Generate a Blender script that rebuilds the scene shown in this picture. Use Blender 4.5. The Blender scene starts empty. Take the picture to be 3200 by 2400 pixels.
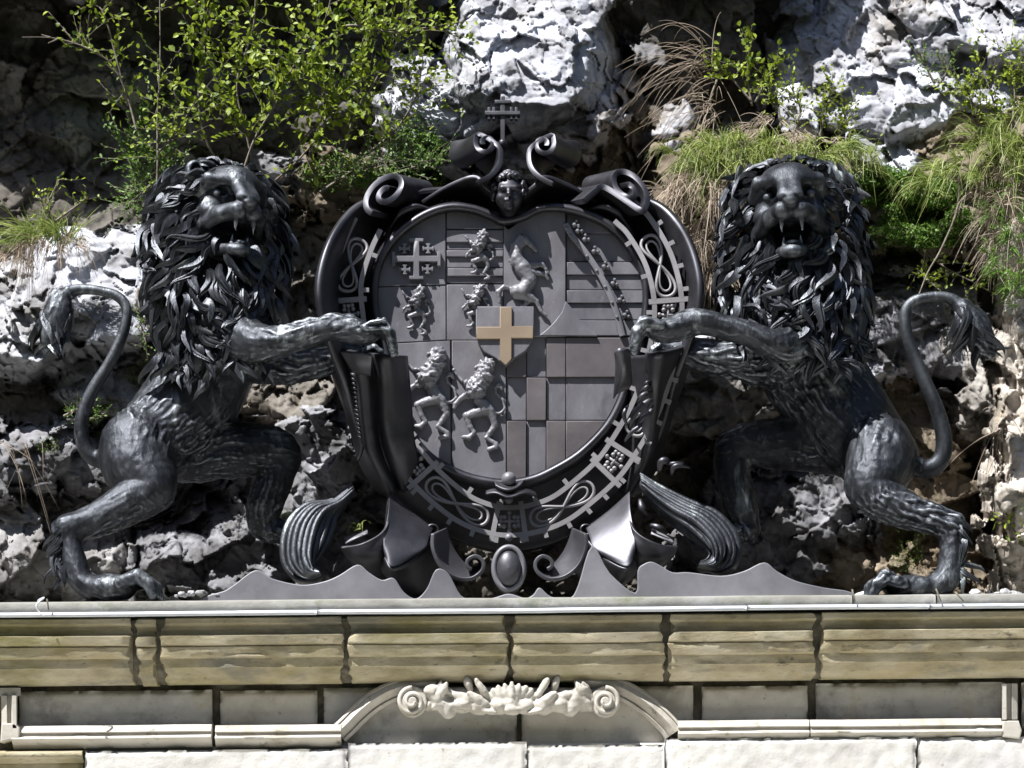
import bpy, math, random
import numpy as np
from mathutils import Vector, Matrix

# ------------------------------------------------------------------ camera, sky, sun, exposure
scn = bpy.context.scene
COL = scn.collection
CAM_Y, CAM_Z, ROLL, K = -16.0, -3.2, math.radians(0.5), 0.002
cd = bpy.data.cameras.new("camera"); cam = bpy.data.objects.new("camera", cd); COL.objects.link(cam)
cam.location = (0, CAM_Y, CAM_Z); cam.rotation_euler = (math.pi/2, ROLL, 0)
cd.sensor_width = 36; cd.lens = 90; cd.shift_y = 0.5; cd.clip_end = 500
scn.camera = cam
SUN = np.array([0.40, 0.34, -0.85]); SUN /= np.linalg.norm(SUN)      # direction the light travels
sd = bpy.data.lights.new("sun", 'SUN'); so = bpy.data.objects.new("sun", sd); COL.objects.link(so)
sd.energy = 5.0; sd.angle = math.radians(0.5); sd.color = (1.0, 0.985, 0.955)
so.location = (-4, -6, 12)
so.rotation_euler = Vector(SUN).to_track_quat('-Z', 'Y').to_euler()
w = bpy.data.worlds.new("World"); scn.world = w; w.use_nodes = True
nt = w.node_tree; bg = nt.nodes['Background']
sk = nt.nodes.new('ShaderNodeTexSky'); sk.sky_type = 'NISHITA'; sk.sun_disc = False
sk.sun_elevation = math.asin(-SUN[2]); sk.sun_rotation = math.atan2(-SUN[0], -SUN[1])
nt.links.new(sk.outputs[0], bg.inputs[0]); bg.inputs[1].default_value = 0.05
scn.view_settings.view_transform = 'Standard'; scn.view_settings.look = 'None'
scn.view_settings.gamma = 1; scn.view_settings.exposure = 1.02

# ------------------------------------------------------------------ helpers
ca, sa = math.cos(ROLL), math.sin(ROLL)
def P(px, py, Y):
    """point of the scene at depth Y for a place given in photo pixels (arrays allowed)"""
    px = np.asarray(px, float); py = np.asarray(py, float); Y = np.asarray(Y, float)
    dx = px-1600; dy = 2800-py
    x = dx*ca + dy*sa; y = -dx*sa + dy*ca
    s = K*(Y-CAM_Y)/(-CAM_Y)
    x, y, Y = np.broadcast_arrays(x*s, CAM_Z + y*s, Y)
    return np.stack([x, Y, y], -1)
def Pl(pts, Y=None):
    return np.array([P(p[0], p[1], p[2] if Y is None else Y) for p in pts])
ORG = {}
def empty(name, loc, label, cat, group=None):
    o = bpy.data.objects.new(name, None); COL.objects.link(o); o.location = Vector(loc)
    o.empty_display_size = 0.1
    ORG[o] = np.array(loc, float); tag(o, label, cat, group); return o
def tag(o, label=None, cat=None, group=None, kind=None):
    if label: o['label'] = label
    if cat: o['category'] = cat
    if group: o['group'] = group
    if kind: o['kind'] = kind
    return o
def mk(name, V, F, mat, parent=None, smooth=True, org=None, mats=None, midx=None):
    V = np.asarray(V, float)
    o0 = ORG[parent] if parent is not None else (np.array(org, float) if org is not None else np.zeros(3))
    me = bpy.data.meshes.new(name)
    me.from_pydata((V-o0).tolist(), [], F.tolist() if isinstance(F, np.ndarray) else F)
    me.validate(); me.update()
    if smooth: me.polygons.foreach_set('use_smooth', np.ones(len(me.polygons), bool))
    me.materials.append(mat)
    for m in (mats or []): me.materials.append(m)
    if midx is not None: me.polygons.foreach_set('material_index', np.asarray(midx, np.int32))
    o = bpy.data.objects.new(name, me); COL.objects.link(o)
    if parent is not None: o.parent = parent
    else: o.location = Vector(o0)
    ORG[o] = o0
    return o
class MB:
    def __init__(s): s.V = []; s.F = []; s.n = 0
    def add(s, V, F):
        V = np.asarray(V, float); s.V.append(V)
        s.F += [[i+s.n for i in f] for f in F]; s.n += len(V); return s
    def build(s, name, mat, parent=None, smooth=True, **k):
        return mk(name, np.concatenate(s.V), s.F, mat, parent, smooth, **k)
def finish(o, bevel=0, solid=0, sub=0, angle=35, offset=0):
    """bake simple modifiers into the mesh"""
    if sub:
        m = o.modifiers.new('s', 'SUBSURF'); m.levels = sub; m.render_levels = sub
    if solid:
        m = o.modifiers.new('t', 'SOLIDIFY'); m.thickness = solid; m.offset = offset
    if bevel:
        m = o.modifiers.new('b', 'BEVEL'); m.width = bevel; m.segments = 2; m.limit_method = 'ANGLE'; m.angle_limit = math.radians(angle)
    dg = bpy.context.evaluated_depsgraph_get(); dg.update()
    me = bpy.data.meshes.new_from_object(o.evaluated_get(dg)); old = o.data
    o.modifiers.clear(); o.data = me; me.name = old.name
    return o
def sharp(o, deg=35):
    me = o.data
    import bmesh
    bm = bmesh.new(); bm.from_mesh(me)
    for e in bm.edges:
        e.smooth = not (len(e.link_faces) == 2 and e.calc_face_angle(0) > math.radians(deg))
    for f in bm.faces: f.smooth = True
    bm.to_mesh(me); bm.free(); return o
def hashn(ix, iy, iz, seed=0):
    h = (ix*374761393 + iy*668265263 + iz*2147483647 + seed*974634777) & 0xffffffff
    h = ((h ^ (h >> 13))*1274126177) & 0xffffffff
    h = (h ^ (h >> 16)) & 0xffffff
    return h/float(0xffffff)
def vnoise(p, seed=0):
    p = np.asarray(p, float); i = np.floor(p).astype(np.int64); f = p-i; u = f*f*(3-2*f)
    r = 0
    for a in (0, 1):
        for b in (0, 1):
            for c in (0, 1):
                wgt = (u[..., 0] if a else 1-u[..., 0])*(u[..., 1] if b else 1-u[..., 1])*(u[..., 2] if c else 1-u[..., 2])
                r = r + wgt*hashn(i[..., 0]+a, i[..., 1]+b, i[..., 2]+c, seed)
    return r*2-1
def fbm(p, oct=5, seed=0, gain=0.5):
    r = 0; a = 1; p = np.asarray(p, float)
    for o in range(oct):
        r = r + a*vnoise(p, seed+o*7); p = p*2.03+3.1; a *= gain
    return r
def ridged(p, oct=5, seed=0, gain=0.5):
    r = 0; a = 1; p = np.asarray(p, float)
    for o in range(oct):
        r = r + a*(1-2*np.abs(vnoise(p, seed+o*7))); p = p*2.03+5.7; a *= gain
    return r
def worley(p, seed=0):
    """distance-like faceted value and the id of the nearest cell (3D)"""
    i0 = np.floor(p).astype(np.int64); best = np.full(p.shape[:-1], 9.0); sec = best.copy(); idv = np.zeros(p.shape[:-1])
    for a in (-1, 0, 1):
        for b in (-1, 0, 1):
            for c in (-1, 0, 1):
                j = i0+np.array([a, b, c])
                q = np.stack([hashn(j[..., 0], j[..., 1], j[..., 2], seed+s) for s in (1, 2, 3)], -1)+j
                d = np.sqrt(((q-p)**2).sum(-1)); h = hashn(j[..., 0], j[..., 1], j[..., 2], seed+9)
                m = d < best
                sec = np.where(m, best, np.minimum(sec, d)); idv = np.where(m, h, idv); best = np.where(m, d, best)
    return best, sec, idv
def wvec(p, seed=0):
    """random vector of the nearest cell and the offset from its centre"""
    i0 = np.floor(p).astype(np.int64); best = np.full(p.shape[:-1], 9.0); off = np.zeros(p.shape); rv = np.zeros(p.shape)
    for a in (-1, 0, 1):
        for b in (-1, 0, 1):
            for c in (-1, 0, 1):
                j = i0+np.array([a, b, c]); q = np.stack([hashn(j[..., 0], j[..., 1], j[..., 2], seed+s) for s in (1, 2, 3)], -1)+j
                d = ((q-p)**2).sum(-1); m = d < best; best = np.where(m, d, best); off = np.where(m[..., None], p-q, off)
                rv = np.where(m[..., None], np.stack([hashn(j[..., 0], j[..., 1], j[..., 2], seed+s) for s in (11, 12, 13)], -1)-.5, rv)
    return rv, off
def catmull(pts, n=8, closed=False):
    pts = np.asarray(pts, float); N = len(pts); out = []
    if n <= 1: return pts
    for i in range(N if closed else N-1):
        if closed: p0, p1, p2, p3 = pts[(i-1) % N], pts[i], pts[(i+1) % N], pts[(i+2) % N]
        else:
            p0 = pts[i-1] if i else 2*pts[0]-pts[1]; p1 = pts[i]; p2 = pts[i+1]
            p3 = pts[i+2] if i+2 < N else 2*pts[-1]-pts[-2]
        for t in np.arange(n)/n:
            out.append(.5*((2*p1)+(-p0+p2)*t+(2*p0-5*p1+4*p2-p3)*t*t+(-p0+3*p1-3*p2+p3)*t**3))
    if not closed: out.append(pts[-1])
    return np.array(out)
def sweep(path, rad, sides=8, flat=1.0, up=(0, -1, 0), prof=None, caps=True, closed=False):
    """tube along a 3D path; rad per point; flat scales the radius along `up`"""
    path = np.asarray(path, float); n = len(path); rad = np.broadcast_to(np.asarray(rad, float), (n,))
    t = np.gradient(path, axis=0)
    if closed: t = np.roll(path, -1, 0)-np.roll(path, 1, 0)
    t /= np.linalg.norm(t, axis=1)[:, None]+1e-9
    u = np.asarray(up, float); u = np.broadcast_to(u, (n, 3)) - (t*np.broadcast_to(u, (n, 3))).sum(1)[:, None]*t
    ln = np.linalg.norm(u, axis=1)[:, None]
    alt = np.cross(t, [1, 0, 0.01]); u = np.where(ln > 1e-3, u/(ln+1e-9), alt)
    s = np.cross(t, u)
    if prof is None:
        a = np.arange(sides)*2*math.pi/sides; prof = np.stack([np.cos(a), np.sin(a)*flat], 1)
    prof = np.asarray(prof, float); m = len(prof)
    V = (path[:, None]+rad[:, None, None]*(prof[None, :, 0:1]*s[:, None]+prof[None, :, 1:2]*u[:, None])).reshape(-1, 3)
    F = []
    for i in range(n if closed else n-1):
        j = (i+1) % n
        for k in range(m): F.append([i*m+k, i*m+(k+1) % m, j*m+(k+1) % m, j*m+k])
    if caps and not closed: F.append(list(range(m))[::-1]); F.append([(n-1)*m+k for k in range(m)])
    return V, F
def grid_faces(r, c, closed=False):
    F = []
    for i in range(r-1):
        for j in range(c if closed else c-1):
            F.append([i*c+j, i*c+(j+1) % c, (i+1)*c+(j+1) % c, (i+1)*c+j])
    return F
def loft(rows, n=8, m=4):
    """smooth sheet through several 3D polylines of equal length"""
    R = np.array([catmull(r, n) for r in rows]); R = np.array([catmull(R[:, j], m) for j in range(R.shape[1])])
    a, b = R.shape[:2]
    return R.reshape(-1, 3), grid_faces(a, b)
def plate(pts, Yf, th, holes=(), bevel=0.0):
    """flat polygon in photo pixels extruded in depth (front at Yf, back at Yf+th), via a filled 2D curve"""
    cu = bpy.data.curves.new('c', 'CURVE'); cu.dimensions = '2D'; cu.fill_mode = 'BOTH'
    ref = P(1600, 1200, Yf)
    for poly in [pts]+list(holes):
        q = P(np.array(poly)[:, 0], np.array(poly)[:, 1], Yf)
        s = cu.splines.new('POLY'); s.points.add(len(q)-1); s.use_cyclic_u = True
        for i, v in enumerate(q): s.points[i].co = (v[0], v[2], 0, 1)
    cu.extrude = th/2-bevel; cu.bevel_depth = bevel; cu.bevel_resolution = 1; cu.offset = -bevel
    o = bpy.data.objects.new('c', cu); COL.objects.link(o)
    dg = bpy.context.evaluated_depsgraph_get(); dg.update()
    me = bpy.data.meshes.new_from_object(o.evaluated_get(dg))
    V = np.array([v.co[:] for v in me.vertices]); F = [list(p.vertices) for p in me.polygons]
    bpy.data.objects.remove(o); bpy.data.curves.remove(cu); bpy.data.meshes.remove(me)
    W = np.stack([V[:, 0], Yf+th/2-V[:, 2], V[:, 1]], 1)
    return W, F
# signed distance sculpting
class SDF:
    def __init__(s, lo, hi, h):
        s.lo = np.array(lo, float); s.h = h; s.n = np.ceil((np.array(hi)-s.lo)/h).astype(int)+1
        s.D = np.full(s.n, 1.0, np.float32)
    def _b(s, lo, hi):
        a = np.maximum(np.floor((np.array(lo)-s.lo)/s.h).astype(int), 0); b = np.minimum(np.ceil((np.array(hi)-s.lo)/s.h).astype(int)+1, s.n)
        if (b <= a).any(): return None, None
        g = np.meshgrid(*[s.lo[i]+np.arange(a[i], b[i])*s.h for i in range(3)], indexing='ij', sparse=True)
        return tuple(slice(a[i], b[i]) for i in range(3)), g
    def _c(s, sl, d, k, sub):
        A = s.D[sl]
        if sub: d = -d; A = -A; d = -d; B = d; hh = np.clip(.5+.5*(B-A)/k, 0, 1); s.D[sl] = -(B*(1-hh)+A*hh-k*hh*(1-hh)) if False else np.maximum(s.D[sl], -d)
        else:
            hh = np.clip(.5+.5*(d-A)/k, 0, 1); s.D[sl] = (d*(1-hh)+A*hh-k*hh*(1-hh))
    def cap(s, a, b, ra, rb, k=.02, sub=False, yf=1.0):
        a = np.array(a, float); b = np.array(b, float); R = max(ra, rb)+k+3*s.h
        sl, g = s._b(np.minimum(a, b)-R, np.maximum(a, b)+R)
        if sl is None: return
        ba = b-a; L = (ba*ba).sum()+1e-9
        q = [g[i]-a[i] for i in range(3)]
        t = np.clip((q[0]*ba[0]+q[1]*ba[1]+q[2]*ba[2])/L, 0, 1)
        d = np.sqrt((q[0]-t*ba[0])**2+((q[1]-t*ba[1])/yf)**2+(q[2]-t*ba[2])**2)-(ra+(rb-ra)*t)
        s._c(sl, d.astype(np.float32), k, sub)
    def ell(s, c, r, R=None, k=.02, sub=False):
        c = np.array(c, float); r = np.array(r, float); m = r.max()+k+3*s.h
        sl, g = s._b(c-m, c+m)
        if sl is None: return
        q = [g[i]-c[i] for i in range(3)]
        if R is not None: q = [R[0, i]*q[0]+R[1, i]*q[1]+R[2, i]*q[2] for i in range(3)]
        k0 = np.sqrt((q[0]/r[0])**2+(q[1]/r[1])**2+(q[2]/r[2])**2)
        k1 = np.sqrt((q[0]/r[0]**2)**2+(q[1]/r[1]**2)**2+(q[2]/r[2]**2)**2)+1e-6
        s._c(sl, (k0*(k0-1)/k1).astype(np.float32), k, sub)
    def chain(s, pts, k=.02, yf=1.0, n=1):
        """pts: (point3, radius); the links join without swelling, the whole chain blends with the rest"""
        q = catmull(np.array([np.r_[p, r] for p, r in pts]), n) if n > 1 else np.array([np.r_[p, r] for p, r in pts])
        R = q[:, 3].max()+k+3*s.h; sl, g = s._b(q[:, :3].min(0)-R, q[:, :3].max(0)+R)
        if sl is None: return
        old = s.D; s.D = np.full(s.n, 1.0, np.float32) if False else old.copy()*0+1
        for a, b in zip(q[:-1], q[1:]): s.cap(a[:3], b[:3], a[3], b[3], .001 if n > 1 else .006, yf=yf)
        d = s.D[sl].copy(); s.D = old; s._c(sl, d, k, False)
    def mesh(s):
        D = s.D; S = D < 0; n = D.shape
        c = [(i, j, k) for i in (0, 1) for j in (0, 1) for k in (0, 1)]
        sh = lambda A, o: A[o[0]:n[0]-1+o[0], o[1]:n[1]-1+o[1], o[2]:n[2]-1+o[2]]
        cnt = sum(sh(S, o).astype(np.int8) for o in c)
        act = (cnt > 0) & (cnt < 8); ii = np.argwhere(act); idx = np.full(act.shape, -1, np.int64); idx[act] = np.arange(len(ii))
        vals = {o: D[ii[:, 0]+o[0], ii[:, 1]+o[1], ii[:, 2]+o[2]] for o in c}
        acc = np.zeros((len(ii), 3)); num = np.zeros(len(ii))
        for o in c:
            for ax in range(3):
                if o[ax] == 0:
                    o2 = tuple(1 if x == ax else o[x] for x in range(3)); a = vals[o]; b = vals[o2]; m = (a < 0) != (b < 0)
                    t = np.where(m, a/(a-b+1e-12), 0); p = np.array(o, float)[None]+np.zeros((len(ii), 3)); p[:, ax] += t
                    acc += p*m[:, None]; num += m
        V = s.lo+(ii+acc/num[:, None])*s.h
        F = []
        for ax in range(3):
            b1, b2 = [(1, 2), (2, 0), (0, 1)][ax]
            A = np.moveaxis(S, (ax, b1, b2), (0, 1, 2)); I = np.moveaxis(idx, (ax, b1, b2), (0, 1, 2))
            e = A[:-1, 1:-1, 1:-1] != A[1:, 1:-1, 1:-1]; q = np.argwhere(e); i, j, k = q[:, 0], q[:, 1]+1, q[:, 2]+1
            f = np.stack([I[i, j-1, k-1], I[i, j, k-1], I[i, j, k], I[i, j-1, k]], 1)
            fl = ~A[i, j, k]; f[fl] = f[fl][:, ::-1]; F.append(f)
        return V, np.concatenate(F)
def normals(V, F):
    a, b, c, d = (V[F[:, i]] for i in range(4)); n = np.cross(c-a, d-b); N = np.zeros_like(V)
    for i in range(4): np.add.at(N, F[:, i], n)
    return N/(np.linalg.norm(N, axis=1)[:, None]+1e-9)
def rot(yaw, pitch, roll=0):
    y, p, r = map(math.radians, (yaw, pitch, roll))
    Rz = np.array([[math.cos(y), -math.sin(y), 0], [math.sin(y), math.cos(y), 0], [0, 0, 1]])
    Rx = np.array([[1, 0, 0], [0, math.cos(p), -math.sin(p)], [0, math.sin(p), math.cos(p)]])
    Ry = np.array([[math.cos(r), 0, math.sin(r)], [0, 1, 0], [-math.sin(r), 0, math.cos(r)]])
    return Rz@Rx@Ry

# ------------------------------------------------------------------ materials
def material(name, cols, scale=4, detail=8, rough=0.8, metal=0.0, bump=0.3, bscale=20, bdist=0.02, patch=None, stretch=None, attr=None, spec=0.5, rvar=0.0, fine=None, bdetail=6, ridge_highlight=None):
    m = bpy.data.materials.new(name); m.use_nodes = True; n = m.node_tree.nodes; L = m.node_tree.links.new
    b = n['Principled BSDF']; tc = n.new('ShaderNodeTexCoord'); mp = n.new('ShaderNodeMapping'); L(tc.outputs['Object'], mp.inputs[0])
    if stretch: mp.inputs['Scale'].default_value = stretch
    nz = n.new('ShaderNodeTexNoise'); nz.inputs['Scale'].default_value = scale; nz.inputs['Detail'].default_value = detail; nz.inputs['Roughness'].default_value = 0.62
    L(mp.outputs[0], nz.inputs['Vector'])
    cr = n.new('ShaderNodeValToRGB'); e = cr.color_ramp.elements
    while len(e) < len(cols): e.new(0.5)
    for i, (p, c) in enumerate(cols): e[i].position = p; e[i].color = (*c, 1)
    L(nz.outputs['Fac'], cr.inputs[0]); col = cr.outputs[0]
    def mixin(col, fac, c, blend='MIX'):
        x = n.new('ShaderNodeMix'); x.data_type = 'RGBA'; x.blend_type = blend
        L(fac, x.inputs[0]); L(col, x.inputs[6])
        if isinstance(c, tuple): x.inputs[7].default_value = (*c, 1)
        else: L(c, x.inputs[7])
        return x.outputs[2]
    for (ps, lo, hi, pc) in (patch or []):
        pn = n.new('ShaderNodeTexNoise'); pn.inputs['Scale'].default_value = ps; pn.inputs['Detail'].default_value = 9; pn.inputs['Roughness'].default_value = 0.68
        L(mp.outputs[0], pn.inputs['Vector'])
        mr = n.new('ShaderNodeMapRange'); mr.inputs[1].default_value = lo; mr.inputs[2].default_value = hi; L(pn.outputs['Fac'], mr.inputs[0])
        col = mixin(col, mr.outputs[0], pc)
    if attr:
        at = n.new('ShaderNodeAttribute'); at.attribute_name = attr
        x = n.new('ShaderNodeMix'); x.data_type = 'RGBA'; x.blend_type = 'MULTIPLY'; x.inputs[0].default_value = 1
        L(col, x.inputs[6]); L(at.outputs['Color'], x.inputs[7]); col = x.outputs[2]
    if ridge_highlight:
        g = n.new('ShaderNodeNewGeometry'); mr = n.new('ShaderNodeMapRange'); mr.inputs[1].default_value = ridge_highlight[0]; mr.inputs[2].default_value = ridge_highlight[1]; L(g.outputs['Pointiness'], mr.inputs[0])
        col = mixin(col, mr.outputs[0], ridge_highlight[2])  # raised ridges paled to put sun highlights into the base colour
    L(col, b.inputs['Base Color'])
    b.inputs['Metallic'].default_value = metal; b.inputs['Roughness'].default_value = rough
    b.inputs['Specular IOR Level'].default_value = spec
    if rvar:
        mr = n.new('ShaderNodeMapRange'); mr.inputs[3].default_value = rough-rvar; mr.inputs[4].default_value = rough+rvar; mr.inputs[1].default_value = .3; mr.inputs[2].default_value = .7
        L(nz.outputs['Fac'], mr.inputs[0]); L(mr.outputs[0], b.inputs['Roughness'])
    prev = None
    for (bs, st, di) in [(bscale, bump, bdist)]+list(fine or []):
        bn = n.new('ShaderNodeTexNoise'); bn.inputs['Scale'].default_value = bs; bn.inputs['Detail'].default_value = bdetail; bn.inputs['Roughness'].default_value = .65
        L(mp.outputs[0], bn.inputs['Vector'])
        bu = n.new('ShaderNodeBump'); bu.inputs['Strength'].default_value = st; bu.inputs['Distance'].default_value = di
        L(bn.outputs['Fac'], bu.inputs['Height'])
        if prev is not None: L(prev, bu.inputs['Normal'])
        prev = bu.outputs[0]
    L(prev, b.inputs['Normal'])
    return m
M_bronze = material('bronze_smooth', [(.3, (.05, .05, .058)), (.7, (.10, .10, .115))], 3, 8, .46, .85, .15, 30, .004, patch=[(2.2, .55, .75, (.13, .135, .15)), (9, .6, .75, (.03, .03, .034))], rvar=.1)
M_petal = material('bronze_petal', [(.3, (.07, .07, .08)), (.7, (.13, .13, .148))], 2.5, 8, .5, .7, .2, 24, .005, patch=[(3, .5, .75, (.18, .18, .2)), (8, .6, .75, (.04, .04, .045)), (14, .66, .74, (.22, .21, .2))], rvar=.1)
M_plate = material('bronze_weathered', [(.3, (.15, .15, .17)), (.7, (.24, .24, .265))], 2.5, 8, .5, .25, .12, 30, .004, patch=[(2.2, .55, .8, (.3, .3, .33))], rvar=.08)
M_field = material('bronze_field', [(.3, (.135, .13, .15)), (.7, (.21, .208, .235))], 3, 10, .5, .25, .3, 14, .007, patch=[(1.6, .5, .7, (.14, .125, .13)), (5, .58, .74, (.10, .10, .115)), (9, .62, .74, (.25, .25, .28))], rvar=.1, stretch=(1.4, 1.4, .8), fine=[(90, .12, .002)])
M_fieldb = material('bronze_field_brown', [(.3, (.11, .098, .105)), (.7, (.17, .152, .16))], 2.5, 8, .45, .3, .25, 14, .006, patch=[(5, .6, .8, (.2, .19, .2))], rvar=.1, fine=[(90, .12, .002)])
M_gold = material('gilded_brass', [(.3, (.25, .19, .135)), (.7, (.34, .265, .19))], 3, 6, .5, .2, .1, 20, .003, patch=[(6, .6, .85, (.32, .25, .17))])
M_fur = material('bronze_fur', [(.3, (.026, .028, .034)), (.7, (.07, .076, .088))], 6, 10, .5, .8, .45, 34, .010, patch=[(3.5, .57, .68, (.27, .29, .31)), (12, .6, .7, (.025, .025, .03))], rvar=.1, stretch=(1.5, 1.5, .6), fine=[(110, .35, .004)], ridge_highlight=(.51, .58, (.36, .39, .43)))  # pale patina patches and ridges also stand in for sun highlights
M_mane = material('bronze_mane', [(.3, (.03, .032, .038)), (.7, (.10, .107, .122))], 5, 10, .44, .8, .5, 30, .010, patch=[(3.5, .57, .68, (.28, .31, .32))], rvar=.08, stretch=(1.6, 1.6, .5), ridge_highlight=(.51, .6, (.38, .41, .45)))  # patina and lock ridges brightened as painted highlights
M_collar = material('bronze_collar', [(.3, (.22, .21, .225)), (.7, (.32, .31, .325))], 4, 8, .55, .2, .2, 40, .003)
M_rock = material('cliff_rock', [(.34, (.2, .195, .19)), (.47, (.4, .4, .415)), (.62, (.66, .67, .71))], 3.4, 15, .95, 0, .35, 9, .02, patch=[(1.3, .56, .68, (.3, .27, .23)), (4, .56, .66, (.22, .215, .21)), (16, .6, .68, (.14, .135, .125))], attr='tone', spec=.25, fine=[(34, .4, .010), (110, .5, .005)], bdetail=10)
M_stone = material('cornice_limestone', [(.3, (.25, .21, .13)), (.48, (.39, .345, .24)), (.68, (.5, .455, .35))], 5, 14, .92, 0, .5, 30, .012, patch=[(1.6, .52, .66, (.38, .32, .19)), (2.6, .55, .66, (.24, .225, .18)), (6.5, .63, .7, (.12, .11, .08)), (1.1, .52, .68, (.2, .185, .06)), (22, .6, .7, (.2, .18, .12))], spec=.2, stretch=(.6, 1, 1.3), fine=[(120, .5, .004)])
M_frieze = material('frieze_stone', [(.3, (.55, .52, .46)), (.7, (.7, .67, .61))], 3, 10, .93, 0, .5, 40, .008, patch=[(2.3, .52, .68, (.42, .39, .33)), (8, .62, .7, (.22, .21, .18)), (30, .62, .72, (.28, .27, .24))], spec=.2, fine=[(140, .4, .003)])
M_mould = material('moulding_stone', [(.3, (.42, .395, .35)), (.7, (.56, .535, .49))], 4, 10, .9, 0, .35, 30, .008, patch=[(2.2, .52, .68, (.34, .31, .25)), (6, .6, .7, (.14, .13, .11)), (28, .62, .72, (.3, .27, .22))], spec=.2)
M_grey = material('grey_stone', [(.3, (.44, .43, .41)), (.7, (.6, .585, .55))], 4, 10, .9, 0, .35, 30, .008, patch=[(3, .52, .66, (.28, .27, .25)), (2, .56, .7, (.4, .34, .22)), (26, .62, .72, (.22, .21, .19))], spec=.2)
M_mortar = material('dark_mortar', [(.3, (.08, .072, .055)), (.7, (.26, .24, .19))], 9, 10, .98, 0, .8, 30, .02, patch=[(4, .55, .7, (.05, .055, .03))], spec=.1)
M_lower = material('pale_wall_stone', [(.3, (.5, .485, .46)), (.7, (.7, .69, .67))], 2.5, 12, .9, 0, .45, 22, .01, patch=[(5, .6, .7, (.42, .4, .36)), (1.5, .53, .66, (.52, .51, .52)), (24, .64, .7, (.34, .31, .27))], spec=.2, fine=[(120, .3, .003)])
M_slab = material('ledge_concrete', [(.3, (.17, .165, .145)), (.7, (.31, .305, .285))], 5, 12, .9, 0, .5, 45, .01, patch=[(2.6, .56, .7, (.13, .15, .09)), (7, .63, .72, (.055, .055, .045)), (1.7, .6, .7, (.33, .33, .33))], spec=.2, stretch=(.7, 1, 1))
M_flash = material('zinc_flashing', [(.3, (.5, .53, .58)), (.7, (.68, .71, .76))], 3, 6, .5, .2, .2, 12, .006, patch=[(4, .6, .75, (.32, .34, .37))], stretch=(.4, 1, 3))
M_ground = material('pale_paving', [(.3, (.54, .52, .47)), (.7, (.66, .64, .58))], 2, 6, .9, 0, .2, 20, .01)
M_far = material('dark_ground', [(.3, (.02, .025, .016)), (.7, (.04, .045, .03))], 2, 6, .95, 0, .2, 20, .01)
def leafmat(name, c1, c2, tr=.5, rough=.5):
    m = bpy.data.materials.new(name); m.use_nodes = True; n = m.node_tree.nodes; L = m.node_tree.links.new
    b = n['Principled BSDF']; out = n['Material Output']; oi = n.new('ShaderNodeNewGeometry')
    nz = n.new('ShaderNodeTexNoise'); nz.inputs['Scale'].default_value = 9; tc = n.new('ShaderNodeTexCoord'); L(tc.outputs['Object'], nz.inputs[0])
    ad = n.new('ShaderNodeMath'); ad.operation = 'MULTIPLY_ADD'; ad.inputs[1].default_value = .5; L(oi.outputs['Random Per Island'], ad.inputs[0])
    hf = n.new('ShaderNodeMath'); hf.operation = 'MULTIPLY'; hf.inputs[1].default_value = .6; L(nz.outputs['Fac'], hf.inputs[0]); L(hf.outputs[0], ad.inputs[2])
    cr = n.new('ShaderNodeValToRGB'); e = cr.color_ramp.elements; e[0].position = .2; e[0].color = (*c1, 1); e[1].position = .85; e[1].color = (*c2, 1)
    L(ad.outputs[0], cr.inputs[0]); L(cr.outputs[0], b.inputs['Base Color']); b.inputs['Roughness'].default_value = rough
    t = n.new('ShaderNodeBsdfTranslucent'); L(cr.outputs[0], t.inputs[0]); mx = n.new('ShaderNodeMixShader'); mx.inputs[0].default_value = tr
    L(b.outputs[0], mx.inputs[1]); L(t.outputs[0], mx.inputs[2]); L(mx.outputs[0], out.inputs[0]); return m
M_leaf = leafmat('leaf_yellow_green', (.05, .11, .01), (.42, .52, .05), .45)
M_leafd = leafmat('leaf_deep_green', (.05, .12, .016), (.2, .34, .06), .35)
M_grass = leafmat('grass_green', (.07, .13, .02), (.42, .48, .14), .35)
M_straw = leafmat('grass_straw', (.2, .15, .11), (.6, .5, .4), .25, .7)
M_twig = material('twig_bark', [(.3, (.1, .08, .06)), (.7, (.3, .26, .22))], 20, 4, .9)
M_moss = leafmat('moss_green', (.03, .06, .008), (.14, .2, .03), .3, .8)
# ------------------------------------------------------------------ ground in front (lit paving below the wall)
V = np.array([[-60, -90, -5.05], [60, -90, -5.05], [60, 40, -5.05], [-60, 40, -5.05]])
tag(mk('ground', V, [[0, 1, 2, 3]], M_far, smooth=False), kind='structure')
V = np.array([[-9, -4.4, -5.0], [9, -4.4, -5.0], [9, -.3, -5.0], [-9, -.3, -5.0]])
tag(mk('pavement', V, [[0, 1, 2, 3]], M_ground, smooth=False), kind='structure')

# unseen bank added behind the viewer to block low sky light from the bronze
th_ = np.radians(np.linspace(165, 375, 60)); rws = []
for r_, z_ in ((24, -5.1), (27, -2), (31, 5), (35, 11), (40, 16), (52, 19)):
    rws.append(np.stack([np.cos(th_)*r_, np.sin(th_)*r_+4, z_+1.6*np.sin(th_*17+r_)*(z_ > -5)], 1))
R_b = np.array(rws); V = R_b.reshape(-1, 3); V = V+fbm(V*.3, 4, 3)[:, None]*.9
tag(mk('sky_blocking_bank', V, grid_faces(6, 60), M_far), kind='structure')

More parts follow.
